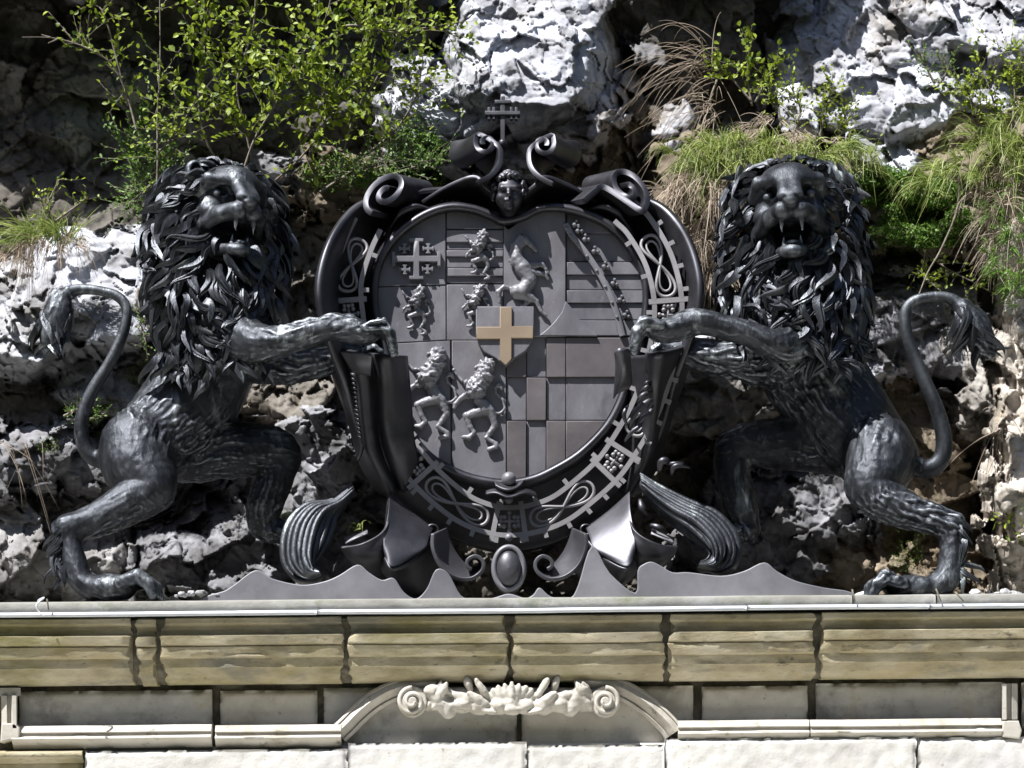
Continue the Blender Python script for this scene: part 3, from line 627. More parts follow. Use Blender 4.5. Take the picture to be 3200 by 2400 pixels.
HORSE = dict(mane=[[(1628, 738, 6), (1604, 764, 8), (1595, 796, 8), (1600, 826, 7)]],
 body=[[(1640, 748, 13), (1658, 764, 10), (1675, 783, 7)], [(1638, 752, 14), (1617, 774, 17), (1613, 806, 22), (1634, 838, 29), (1656, 876, 25), (1632, 912, 28)], [(1662, 832, 14), (1694, 826, 9), (1706, 842, 6), (1712, 852, 6)], [(1668, 850, 12), (1702, 858, 8), (1712, 872, 6)],
       [(1616, 912, 27), (1655, 930, 15), (1642, 955, 8), (1630, 958, 7)], [(1650, 925, 20), (1676, 942, 10), (1690, 972, 7), (1706, 986, 6)], [(1598, 902, 6), (1574, 896, 9), (1558, 912, 11), (1562, 945, 7)], [(1634, 736, 3), (1632, 726, 2)]])
def relief(D, cx, cy, ox, oy, s, Yb, name, label=None, cut=None):
    h = .0065 if s > .8 else .005
    allp = [(ox+(p[0]-cx)*s, oy+(p[1]-cy)*s) for c in D['mane']+D['body'] for p in c]
    lo = P(min(p[0] for p in allp)-40, max(p[1] for p in allp)+40, Yb-.12); hi = P(max(p[0] for p in allp)+40, min(p[1] for p in allp)-40, Yb+.04)
    S = SDF(lo, hi, h)
    for kk in ('body', 'mane'):
        for ch in D[kk]:
            S.chain([(P(ox+(p[0]-cx)*s, oy+(p[1]-cy)*s, Yb-.012-(.012 if kk == 'mane' else 0)), max(p[2]*s*K*.84, .007)) for p in ch], .008)
    V, F = S.mesh(); N = normals(V, F); m = fbm(V*60, 3, 5)
    mc = np.array([P(ox+(p[0]-cx)*s, oy+(p[1]-cy)*s, Yb) for c in D['mane'] for p in c]); mr = [p[2]*s*K for c in D['mane'] for p in c]
    dm = np.min([np.linalg.norm(V-c, axis=1)-r for c, r in zip(mc, mr)], axis=0)
    V = V+N*(m*.002+np.where(dm < .02, vnoise(V*np.array([60, 20, 60])+vnoise(V*20, 3)[:, None], 8)*.014, 0))[:, None]
    if cut is not None: V[:, 0] = V[:, 0]
    return mk(name, V, F, M_plate, fld)
relief(LION, 1500, 1270, 1500, 1270, 1.0, .024, 'relief_lion')
relief(LION, 1500, 1270, 1348, 1235, 1.0, .022, 'relief_lion')
relief(LION, 1500, 1270, 1302, 972, .54, .03, 'relief_lion')
relief(LION, 1500, 1270, 1500, 800, .54, .022, 'relief_lion')
relief(LION, 1500, 1270, 1488, 966, .54, .028, 'relief_lion')
relief(HORSE, 1640, 850, 1640, 850, 1.0, .014, 'relief_horse')
# leaf bend
bp = catmull([(1768, 700), (1786, 735), (1822, 779), (1867, 844), (1905, 920), (1930, 990), (1945, 1050)], 6)
mb = MB(); mb.add(*sweep(P(bp[:, 0], bp[:, 1], .012), .018, prof=[(-1, -.5), (-1, .5), (-.7, .7), (.7, .7), (1, .5), (1, -.5)]))
for i in range(2, len(bp)-3, 4):
    t = bp[i+1]-bp[i]; t /= np.linalg.norm(t); n = np.array([t[1], -t[0]])
    for (f, g, r) in [(24, 0, 8), (34, -8, 6), (34, 8, 6), (-2, 0, 6)]:
        c = bp[i]+n*f+t*g; q = P(c[0], c[1], -.004); V, F = sweep([q+[0, .04, 0], q+[0, .01, 0], q, q-[0, .006, 0]], np.array([r, r, r*.8, r*.3])*K, 6); mb.add(V, F)
sharp(mb.build('leaf_bend', M_plate, fld))
# rim round the field
rim = np.array([ctr+(p-ctr)*(1+13/np.linalg.norm(p-ctr)) for p in catmull([p for p in FIELD if not (1575 < p[0] < 1628 and p[1] < 720)], 5, True)])
V, F = sweep(P(rim[:, 0], rim[:, 1], -.01), .026, closed=True, prof=[(-1, -1.6), (-.9, .5), (-.3, 1.0), (.4, .9), (.9, .1), (1.1, -.8), (1.6, -1.8)][::-1]); mk('field_rim', V, F, M_bronze, arms)
# collar of the order
CC = catmull([(1150, 700), (1120, 765), (1092, 850), (1085, 910), (1092, 990), (1115, 1130), (1165, 1270), (1225, 1370), (1290, 1445), (1360, 1520), (1450, 1590), (1530, 1622), (1592, 1630), (1670, 1620), (1750, 1590), (1830, 1530), (1900, 1465), (1950, 1395), (2005, 1300), (2045, 1200), (2075, 1080), (2088, 990), (2082, 900), (2052, 800), (1995, 705), (1950, 660)], 14)
ct = np.gradient(CC, axis=0); ct /= np.linalg.norm(ct, axis=1)[:, None]; cn = np.stack([ct[:, 1], -ct[:, 0]], 1)      # points to the inside
if ((ctr-CC[len(CC)//2])@cn[len(CC)//2]) < 0: cn = -cn
cs = np.r_[0, np.cumsum(np.linalg.norm(np.diff(CC, axis=0), axis=1))]
cy_ = np.interp(CC[:, 1], [650, 900, 1300, 1500, 1640], [-.05, -.09, -.04, -.03, -.02])
def cat_(s, w): 
    i = np.interp(s, cs, np.arange(len(cs))); x = np.interp(i, np.arange(len(cs)), CC[:, 0])+np.interp(i, np.arange(len(cs)), cn[:, 0])*w; y = np.interp(i, np.arange(len(cs)), CC[:, 1])+np.interp(i, np.arange(len(cs)), cn[:, 1])*w
    return P(x, y, np.interp(i, np.arange(len(cs)), cy_))
def near(x, y): return cs[np.argmin(np.hypot(CC[:, 0]-x, CC[:, 1]-y))]
collar = None
for w_ in (-43, 43):
    ss = np.linspace(0, cs[-1], 160)
    V, F = sweep(cat_(ss, w_), .015, prof=[(-1, -.7), (-1, .7), (1, .7), (1, -.7)][::-1])
    if collar is None: collar = mk('order_collar', V, F, M_collar, arms, False)
    else: mk('collar_rail', V, F, M_collar, collar, False)
for s_ in np.arange(20, cs[-1], 66):
    for w_ in ((-56, 56) if int(s_/66) % 2 else (-56,)):
        V, F = sweep([cat_(s_, w_*.86), cat_(s_, w_*1.22)], .012, prof=[(-1.1, -.7), (-1.1, .8), (1.1, .8), (1.1, -.7)]); mk('collar_tab', V, F, M_collar, collar, False)
crs = [(1088, 985), (1296, 1450), (1592, 1630), (1915, 1440), (2088, 985)]
for (x, y) in crs:
    s0 = near(x, y); mb = MB()
    for e in (-44, 44):
        q = np.array([cat_(s0+e, w) for w in (-66, 0, 60)]); mb.add(*sweep(q, .013, prof=[(-1.2, -.7), (-1.2, .8), (1.2, .8), (1.2, -.7)]))
    mb.build('collar_crossbar', M_collar, collar, False)
    mb = MB()
    for (a, b, c, d, r) in [(-26, 0, 26, 0, 5), (0, -28, 0, 28, 5)]: mb.add(*sweep([cat_(s0+a, b)+[0, .01, 0], cat_(s0+c, d)+[0, .01, 0]], r*K, 6))
    for (a, b) in [(-27, 0), (27, 0), (0, 28), (0, -28), (-16, 14), (16, 14), (-16, -14), (16, -14), (-28, 12), (28, 12), (-28, -12), (28, -12)]:
        q = cat_(s0+a, b); mb.add(*sweep([q+[0, .03, 0], q+[0, .01, 0], q-[0, .006, 0], q-[0, .01, 0]], np.array([7, 8, 6, 2])*K, 7))
    mb.build('collar_cross', M_collar, collar)
for (x, y, L_) in [(1110, 850-20, 84), (1425, 1575, 112), (1762, 1585, 112), (2066, 830, 100), (2005, 1285, 80), (1180, 1285, 80), (1108, 1110, 60), (2068, 1110, 60)]:
    s0 = near(x, y); th = np.linspace(0, 2*math.pi, 44, endpoint=False); mb = MB()
    for (sc1, wd, r) in [(1, 30, 5.2), (.82, 17, 3.6)]:
        q = cat_(s0+L_*sc1*np.cos(th), wd*np.sin(2*th)); q[:, 1] += .008+.012*np.sin(th)*np.cos(3*th); mb.add(*sweep(q, r*K, 6, closed=True))
    mb.build('collar_knot', M_collar, collar)
# torch-like leaves at the right of the collar
def leafset(curves, Yf, name, m=M_bronze, parent=arms, flat=.6):
    for c in curves:
        mb = MB(); q = catmull([(p[0], p[1]) for p in c[0]], 6); n = len(q); t = np.linspace(0, 1, n); r = c[1]*K*np.sin(np.pi*np.clip(t*.9+.08, 0, 1))**.6
        mb.add(*sweep(P(q[:, 0], q[:, 1], Yf-.03*np.sin(np.pi*t)), r, 8, flat)); mb.build(name, m, parent)
rl = [([(1952, 1380), (1975, 1350), (2000, 1330), (2012, 1300)], 7), ([(1970, 1340), (1985, 1290), (2025, 1255), (2040, 1250)], 10), ([(1985, 1345), (2005, 1310), (2030, 1290), (2042, 1265)], 8), ([(1960, 1330), (1950, 1300), (1955, 1280), (1965, 1265)], 7), ([(1990, 1260), (2010, 1235), (2040, 1222)], 8), ([(2000, 1225), (2020, 1210), (2036, 1200)], 6), ([(2010, 1205), (2022, 1195), (2034, 1188)], 5)]
leafset(rl, -.17, 'side_leaf')
# double cross finial
mb = MB()
mb.add(*plate(R4(1564, 300, 1578, 446), .10, .05, bevel=.004)); mb.add(*plate(R4(1516, 346, 1626, 358), .088, .075, bevel=.004)); mb.add(*plate(R4(1546, 312, 1596, 322), .094, .06, bevel=.004))
for x in (1528, 1543, 1598, 1613): mb.add(*plate(R4(x-4, 334, x+4, 372), .096, .05, bevel=.003))
sharp(mb.build('double_cross', M_petal, arms, False))
V, F = sweep(P(1571, np.array([436, 444, 452, 462]), .1), [.016, .028, .026, .02], 10); mk('cross_socket', V, F, M_bronze, arms)
# rolled volutes
def roll(front, back, Yf, Yb, name, mir_=False, th=.02, m=M_bronze, tilt=.7):
    if mir_: front, back = mir(front), mir(back)
    n = 60; a = res(catmull(front, 8), n); b = res(catmull(back, 8), n); rws = []
    for t in np.linspace(0, 1, 7):
        e = t**1.3; q = a*(1-e)+b*e; rws.append(P(q[:, 0], q[:, 1], Yf+(Yb-Yf)*t+(a[:, 1].mean()-q[:, 1])*K*tilt*(1-t)))
    R = np.array(rws); o = mk(name, R.reshape(-1, 3), grid_faces(7, n), m, arms); return finish(o, solid=th, bevel=.004, angle=50)
sp = [tuple(p) for p in spiral(1520, 447, 10, 36, 200, -1.2, 16)]
tail_ = [(1557, 455), (1566, 490), (1556, 525), (1528, 552), (1492, 570)]
fr_ = sp+tail_; bk = [(p[0]-70-(1520-p[0])*.25, p[1]+38+(p[1]-447)*.25) for p in sp]+[(1500, 520), (1520, 540), (1525, 560), (1510, 575), (1480, 585)]
roll(fr_, bk, -.06, .26, 'top_volute', th=.03); 
roll([(p[0]-36+2, p[1]+4) for p in fr_], [(p[0]-36, p[1]) for p in bk], -.06, .26, 'top_volute', True, th=.03)
for s_ in (False, True):                    # side volutes with an oval roll
    c0 = (1208, 600) if not s_ else (2*MX-1962, 588)
    sp = spiral(0, 0, 12, 84, 20, 1.5, 34); rt = math.radians(-42 if not s_ else -48)
    q = [(c0[0]+x*math.cos(rt)-y*.6*math.sin(rt), c0[1]+x*math.sin(rt)+y*.6*math.cos(rt)) for x, y in sp]
    q += [(c0[0]+70, c0[1]-2), (c0[0]+100, c0[1]+10), (c0[0]+135, c0[1]+40)] if s_ else []
    bk = [(p[0]+95, p[1]+22) for p in q]
    roll(q, bk, -.08, .2, 'side_volute', s_, .036)
for s_ in (False, True):                    # wings of the cherub
    g = [[(1318, 632, 0.080), (1385, 588, 0.020), (1455, 556, -0.040), (1492, 553, -0.060), (1512, 578, -0.080), (1545, 604, -0.060)],
         [(1322, 640, 0.140), (1390, 610, 0.110), (1455, 590, 0.090), (1495, 590, 0.070), (1520, 605, 0.050), (1550, 625, 0.020)],
         [(1326, 650, 0.200), (1395, 640, 0.220), (1460, 638, 0.220), (1500, 640, 0.200), (1530, 645, 0.160), (1556, 652, 0.100)]]
    if s_: g = [mir(r) for r in g]
    V, F = loft([Pl(r) for r in g], 6, 4); o = finish(mk('cherub_wing', V, F, M_bronze, arms), solid=.022, bevel=.004)
for s_ in (0, 1):
    mb = MB()
    for i, x in enumerate((1375, 1392, 1410, 1425)):
        xx = x if not s_ else 2*MX-x; q = P(np.array([xx, xx+6, xx+14]), np.array([632, 626, 630]), .1); mb.add(*sweep(q, [.006, .010, .004], 6))
    mb.build('feather_tips', M_bronze, arms)
# shoulders that join the volutes with the body
for s_ in (False, True):
    g = [[(1250, 655, -0.020), (1300, 640, -0.020), (1360, 655, 0.020), (1450, 640, 0.080), (1540, 690, 0.120)], [(1200, 740, 0.100), (1262, 700, 0.140), (1340, 668, 0.190), (1440, 655, 0.200), (1545, 700, 0.200)], [(1190, 770, 0.340), (1262, 712, 0.340), (1340, 678, 0.340), (1440, 666, 0.320), (1545, 706, 0.300)]]
    if s_: g = [mir(r) for r in g]
    V, F = loft([Pl(r) for r in g], 6, 3); finish(mk('cartouche_shoulder', V, F, M_bronze, arms), solid=.02)
# cherub head
hc = P(1590, 610, -.06); h = .0045; S = SDF(hc-[.22, .22, .24], hc+[.22, .28, .25], h); u = .114
def hp(x, y, z): return hc+np.array([x, -y, z])*u
S.ell(hp(0, 0, .1), (u*.82, u*.9, u*.95), k=.01); S.ell(hp(0, .25, -.45), (u*.62, u*.6, u*.5), k=.02); S.cap(hp(-.36, .82, .18), hp(.36, .82, .18), u*.14, u*.14, .02)
S.cap(hp(0, .85, .12), hp(0, 1.05, -.22), u*.09, u*.14, .012); S.ell(hp(-.42, .5, -.3), (u*.28,)*3, k=.02); S.ell(hp(.42, .5, -.3), (u*.28,)*3, k=.02)
S.ell(hp(-.33, .88, .0), (u*.2, u*.14, u*.11), sub=True); S.ell(hp(.33, .88, .0), (u*.2, u*.14, u*.11), sub=True); S.ell(hp(-.33, .7, 0), (u*.14,)*3, k=.003); S.ell(hp(.33, .7, 0), (u*.14,)*3, k=.003)
S.cap(hp(-.16, .86, -.5), hp(.16, .86, -.5), u*.09, u*.09, .006); S.cap(hp(-.12, .82, -.64), hp(.12, .82, -.64), u*.1, u*.1, .006); S.ell(hp(0, .7, -.85), (u*.24, u*.2, u*.16), k=.02)
S.cap(hp(0, -.4, -.7), hp(0, -1.2, -1.0), u*.45, u*.6, .03)
rnd = random.Random(5)
V, F = S.mesh(); head = mk('cherub_head', V, F, M_bronze, arms)
mb = MB()
for i in range(46):
    a = rnd.uniform(-1.9, 1.9); e = rnd.uniform(-.3, 1.25)
    if abs(a) < 1.0 and e < .62: e = rnd.uniform(.62, 1.1)
    c = hp(math.sin(a)*math.cos(e)*.92, math.cos(a)*math.cos(e)*.98, .1+math.sin(e)*1.02); r = u*rnd.uniform(.14, .22); t = np.linspace(0, 4.6, 9)
    dx = np.array([math.cos(a), math.sin(a), 0]); dz = np.array([0, 0, 1]); q = c+(np.cos(t)*np.linspace(1, .4, 9))[:, None]*dx*r+(np.sin(t)*np.linspace(1, .4, 9))[:, None]*dz*r
    mb.add(*sweep(q, np.linspace(.015, .008, 9), 6))
mb.build('curly_hair', M_bronze, head)
# small ornaments at the foot of the field
def ball(px, py, Y, r, mb, sx=1, sz=1):
    t = np.linspace(0.05, math.pi-.05, 12); c = P(px, py, Y); q = c+np.stack([0*t, 0*t, -np.cos(t)*r*sz], 1); V, F = sweep(q, np.sin(t)*r*sx, 16); mb.add(V, F)
for a_ in ((1590, 1497, -.08, .045), (1590, 1562, -.07, .026), (1590, 1680, -.1, .024)):
    mb = MB(); ball(*a_, mb); mb.build('bead', M_plate, arms)
for g in ([[(1545, 1507, -.05), (1570, 1512, -.07), (1590, 1516, -.08), (1612, 1512, -.07), (1640, 1502, -.05)], [(1548, 1518, -.1), (1570, 1530, -.12), (1590, 1534, -.13), (1612, 1528, -.12), (1630, 1514, -.1)]],
          [[(1520, 1536, -.04), (1548, 1530, -.06), (1590, 1542, -.08), (1640, 1530, -.06), (1672, 1540, -.04)], [(1518, 1546, -.1), (1550, 1542, -.13), (1590, 1556, -.15), (1640, 1542, -.13), (1678, 1552, -.1)]]):
    V, F = loft([Pl(r) for r in g], 6, 4); finish(mk('wavy_ribbon', V, F, M_bronze, arms), solid=.014)
# side consoles under the paws
for s_ in (False, True):
    g = [[(1012, 1060, .1), (1040, 1160, .14), (1085, 1290, .2), (1130, 1450, .3), (1190, 1540, .3)], [(1062, 1085, -.14), (1090, 1180, -.1), (1112, 1300, .0), (1140, 1430, .12), (1205, 1545, .18)],
         [(1120, 1100, -.36), (1135, 1200, -.28), (1145, 1320, -.20), (1165, 1430, -.12), (1225, 1550, .0)], [(1160, 1104, -.27), (1172, 1200, -.19), (1180, 1320, -.13), (1200, 1420, -.07), (1248, 1530, .04)], [(1205, 1108, -.36), (1212, 1200, -.28), (1218, 1320, -.2), (1242, 1420, -.13), (1272, 1530, .0)],
         [(1268, 1112, -.18), (1275, 1180, -.15), (1285, 1280, -.13), (1292, 1370, -.10), (1310, 1450, .0)]]
    if s_:
        g = [[(p[0], p[1], p[2]+.13*min(1, (p[1]-1100)/120)) for p in mir(r)] for r in g]; g[5] = [(1970, 1112, -.05), (1975, 1180, -.02), (1965, 1280, .05), (1950, 1370, .08), (1900, 1470, .12)]; g[4] = [(2030, 1108, -.22), (2028, 1200, -.16), (2015, 1320, -.04), (1985, 1420, .06), (1935, 1520, .12)]
    V, F = loft([Pl(r) for r in g], 6, 6); finish(mk('side_console', V, F, M_bronze, arms), solid=.03)
V, F = loft([Pl(r) for r in [[(1066, 1098, -.36), (1110, 1100, -.45), (1162, 1108, -.5)], [(1085, 1130, -.33), (1120, 1135, -.43), (1160, 1140, -.46)], [(1105, 1160, -.28), (1130, 1168, -.36), (1158, 1172, -.38)]]], 5, 5); finish(mk('curled_plate', V, F, M_petal, arms), solid=.014)
V, F = loft([Pl(r) for r in [[(1920, 1098, -.40), (1938, 1088, -.42), (1966, 1090, -.38)], [(1925, 1140, -.34), (1950, 1142, -.40), (1970, 1150, -.30)], [(1922, 1200, -.24), (1945, 1190, -.32), (1972, 1200, -.22)], [(1918, 1245, -.14), (1930, 1228, -.2), (1950, 1218, -.16)]]], 5, 5); finish(mk('curled_plate', V, F, M_petal, arms), solid=.014)
mb = MB()
for i in range(15):
    y = 1172+i*14; x = 1106+i*1.6; w_ = 13-i*.3; mb.add(*sweep(P(np.array([x-w_, x, x+w_]), np.array([y-6, y, y+7]), np.array([-.22, -.26, -.24])+i*.012), [.008, .011, .005], 6))
q = P(np.array([1108, 1116, 1124, 1136, 1130, 1118]), np.array([1165, 1230, 1300, 1360, 1410, 1440]), np.array([-.2, -.16, -.12, -.08, -.06, -.05])); mb.add(*sweep(catmull(q, 5), np.linspace(.016, .008, 26), 6)); mb.build('hanging_leaf', M_bronze, arms)
# flared petals and bowls at the foot
for s_ in (False, True):
    f = (lambda r: mir(r)) if s_ else (lambda r: r)
    g = [[(1214, 1538, -.12), (1278, 1596, -.12), (1352, 1652, -.14)], [(1212, 1600, -.25), (1262, 1650, -.26), (1340, 1682, -.22)], [(1198, 1690, -.36), (1240, 1735, -.38), (1330, 1710, -.28)], [(1205, 1735, -.38), (1226, 1772, -.42), (1300, 1735, -.32)]]
    V, F = loft([Pl(f(r)) for r in g], 8, 6); finish(mk('flared_petal', V, F, M_bronze, arms), solid=.018, bevel=.004)
    g = [[(1205, 1740, -.37), (1228, 1776, -.42), (1300, 1738, -.31), (1352, 1680, -.2)], [(1190, 1780, -.2), (1240, 1810, -.25), (1310, 1790, -.2), (1372, 1730, -.1)], [(1200, 1800, .0), (1285, 1862, -.1), (1330, 1850, -.1), (1385, 1790, .0)]]
    V, F = loft([Pl(f(r)) for r in g], 6, 5); finish(mk('petal_underside', V, F, M_bronze, arms), solid=.016)
    g = [[(1216, 1545, -.12), (1214, 1620, -.28), (1190, 1665, -.36), (1130, 1698, -.40), (1066, 1710, -.34)], [(1208, 1640, -.2), (1206, 1700, -.32), (1180, 1735, -.35), (1120, 1750, -.33), (1078, 1730, -.28)], [(1215, 1760, -.05), (1220, 1800, -.1), (1190, 1805, -.12), (1150, 1792, -.12), (1100, 1760, -.1)]]
    V, F = loft([Pl(f(r)) for r in g], 7, 5); finish(mk('bowl_petal', V, F, M_bronze, arms), solid=.02, bevel=.004)
    g = [[(1080, 1700, -.22), (1110, 1685, -.24), (1150, 1668, -.22)], [(1076, 1682, -.14), (1105, 1672, -.14), (1148, 1655, -.12)]]
    V, F = loft([Pl(f(r)) for r in g], 5, 3); finish(mk('bowl_lip', V, F, M_plate, arms), solid=.012)
    q = P(*np.array(f([(1352, 1655)])[0]), -.15)     # small rolled eye
    th = np.linspace(0, 2*math.pi, 20, endpoint=False); ring = q+np.stack([np.cos(th)*.034, 0*th, np.sin(th)*.03], 1); R = np.array([ring, ring*.98+q*.02+[0, .12, 0]]); finish(mk('rolled_eye', R.reshape(-1, 3), grid_faces(2, 20, True), M_bronze, arms), solid=.014)
    # lower curls beside the medallion
    c = [(1352, 1668), (1352, 1715), (1376, 1770), (1420, 1804), (1470, 1810), (1506, 1786), (1510, 1756), (1488, 1738), (1462, 1750), (1460, 1770), (1474, 1780)]
    c2 = [(1392, 1650), (1404, 1690), (1424, 1730), (1450, 1762), (1478, 1776), (1498, 1768), (1498, 1752), (1484, 1744), (1470, 1752), (1468, 1764), (1474, 1770)]
    roll(c, c2, -.38, -.16, 'lower_curl', s_, .024, M_petal, 0)
# medallion
th = np.linspace(0, 2*math.pi, 40, endpoint=False)
V, F = sweep(P(1590+np.cos(th)*46, 1776+np.sin(th)*66, -.40), .018, 8, 1.4, closed=True); med = mk('oval_medallion', V, F, M_plate, arms)
rws = [P(1590+np.cos(th)*46*r, 1776+np.sin(th)*66*r, -.40-.07*math.sqrt(max(0, 1-r*r*1.2)) if r < .87 else -.38) for r in (.02, .3, .5, .7, .8, .88, 1.0)]
R = np.array(rws); mk('medallion_boss', R.reshape(-1, 3), grid_faces(7, 40, True), M_petal, med)
R = np.array([P(1590+np.cos(th)*48, 1776+np.sin(th)*68, -.38), P(1590+np.cos(th)*52, 1786+np.sin(th)*72, -.1)]); mk('medallion_side', R.reshape(-1, 3), grid_faces(2, 40, True), M_bronze, med)
# acanthus leaves
def acanthus(outer, inner, Y0, Y1, name, n=9):
    o_ = res(catmull(outer, 8), 40); i_ = res(catmull(inner, 8), 40); mb = MB(); t = np.linspace(0, 1, 40)
    for k in range(n):
        f = k/(n-1); e0 = .0+.35*f*(k % 2); q = o_*(1-f)+i_*f; w_ = (f+.0)
        yy = Y0+(Y1-Y0)*t-.10*np.sin(np.pi*np.clip(f, 0, 1))-.02*(k % 2); r = (10 if k % 2 else 13)*K*np.clip(np.sin(np.pi*np.clip(t*.93+.06, 0, 1)), 0.05, 1)**.7
        m = t <= 1-(.10*((k*37) % 4)*.6)
        q2, y2, r2 = q[m], yy[m], r[m]; r2 = r2*np.clip((1-np.linspace(0, 1, m.sum()))*6, .12, 1)
        mb.add(*sweep(P(q2[:, 0], q2[:, 1], y2), r2, 8, .9))
    rws = [P(*(o_*(1-f)+i_*f).T, Y0+(Y1-Y0)*t-.10*math.sin(math.pi*f)+.02) for f in np.linspace(.02, .98, 9)]; R = np.array(rws); mb.add(R.reshape(-1, 3), grid_faces(9, 40))
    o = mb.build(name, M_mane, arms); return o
acanthus([(1100, 1510), (1035, 1566), (960, 1580), (905, 1635), (886, 1710), (896, 1775), (945, 1815), (1005, 1800)], [(1110, 1540), (1060, 1590), (1042, 1620), (1030, 1665), (1016, 1700), (1000, 1730), (985, 1760), (990, 1775)], -.1, -.36, 'acanthus_leaf')
acanthus([(2000, 1480), (2060, 1520), (2150, 1568), (2240, 1608), (2300, 1680), (2300, 1750), (2250, 1790), (2180, 1775)], [(2010, 1540), (2060, 1600), (2110, 1640), (2150, 1670), (2195, 1700), (2215, 1725), (2205, 1745), (2190, 1750)], -.14, -.36, 'acanthus_leaf', 10)
for (x, y) in [(960, 1790), (2255, 1760)]:
    S = SDF(P(x-90, y+90, -.5), P(x+90, y-90, .0), .01); S.ell(P(x, y, -.24), (.105, .11, .075), k=.01); S.cap(P(x, y, -.2), P(x+(60 if x < 1500 else -60), y+10, -.15), .06, .04, .02)
    V, F = S.mesh(); V = V+normals(V, F)*(fbm(V*20, 3, 2)*.006)[:, None]; mk('leaf_bulb', V, F, M_bronze, arms)
leafset([([(2060, 1475), (2066, 1445), (2082, 1440), (2092, 1450)], 12), ([(2098, 1485), (2106, 1460), (2128, 1455), (2158, 1462)], 9), ([(2082, 1450), (2110, 1448), (2140, 1446)], 6), ([(2010, 1500), (2012, 1520), (2024, 1545)], 14), ([(2000, 1560), (2008, 1590), (2024, 1612)], 12), ([(2030, 1640), (2060, 1650), (2085, 1668)], 11)], -.2, 'bud')
# wavy ground plate
G = [(600, 1890), (646, 1862), (700, 1846), (735, 1824), (799, 1781), (852, 1808), (940, 1827), (1011, 1817), (1060, 1797), (1117, 1764), (1152, 1788), (1193, 1812), (1230, 1806), (1262, 1850), (1300, 1870), (1334, 1838), (1362, 1780), (1400, 1790), (1440, 1860), (1480, 1870), (1540, 1868), (1590, 1855), (1640, 1868), (1666, 1858), (1686, 1836), (1722, 1864), (1780, 1868), (1806, 1830), (1850, 1705), (1905, 1790), (1985, 1852), (1993, 1782), (2012, 1762), (2037, 1755), (2066, 1768), (2102, 1788), (2153, 1788), (2253, 1799), (2323, 1785), (2388, 1757), (2429, 1785), (2488, 1815), (2576, 1836), (2660, 1850), (2700, 1890)]
V, F = plate([tuple(p) for p in catmull(G, 4)], -.48, .045, bevel=.006); V = V.copy(); V[:, 1] -= 0; sharp(mk('wavy_base_plate', V, F, M_plate, arms))
# ------------------------------------------------------------------ the two lions
def pr(c): return (P(c[0], c[1], c[2]), c[3]*K)
def lock(mb, root, n, f, L, w_, rnd, flick=.05, rings=13, curl=None):
    """one wavy, grooved tuft that tapers to a hooked tip"""
    f = f/np.linalg.norm(f); s = np.cross(n, f); s /= np.linalg.norm(s)+1e-9; t = np.linspace(0, 1, rings); c = rnd.choice([-1, 1])*rnd.uniform(.3, 1) if curl is None else curl
    lift = rnd.uniform(.4, 1.4); ph = rnd.uniform(0, 1.2)
    q = root+n*(np.sin(np.pi*t)*L*.16*lift+flick*t**2-.014)[:, None]+f*(t*L)[:, None]+s*(L*.26*c*(np.sin(t*4.4+ph)-math.sin(ph))*(.35+t))[:, None]
    r = w_*np.interp(t, [0, .1, .35, .6, .85, 1], [.55, .85, 1, .78, .4, .02])
    pf = rnd.choice([[(-1.05, -.1), (-.5, .3), (-.05, .85), (.4, .3), (1.05, -.1), (0, -.45)], [(-1.1, -.1), (-.62, .62), (-.2, .25), (.22, .8), (.62, .3), (1.1, -.1), (0, -.45)], [(-1.1, -.1), (-.75, .4), (-.45, .15), (-.05, .8), (.35, .3), (.6, .55), (1.1, -.1), (0, -.45)]])[::-1]
    up = n+s*rnd.uniform(-.7, .7)
    mb.add(*sweep(q, r, up=up, prof=pf))
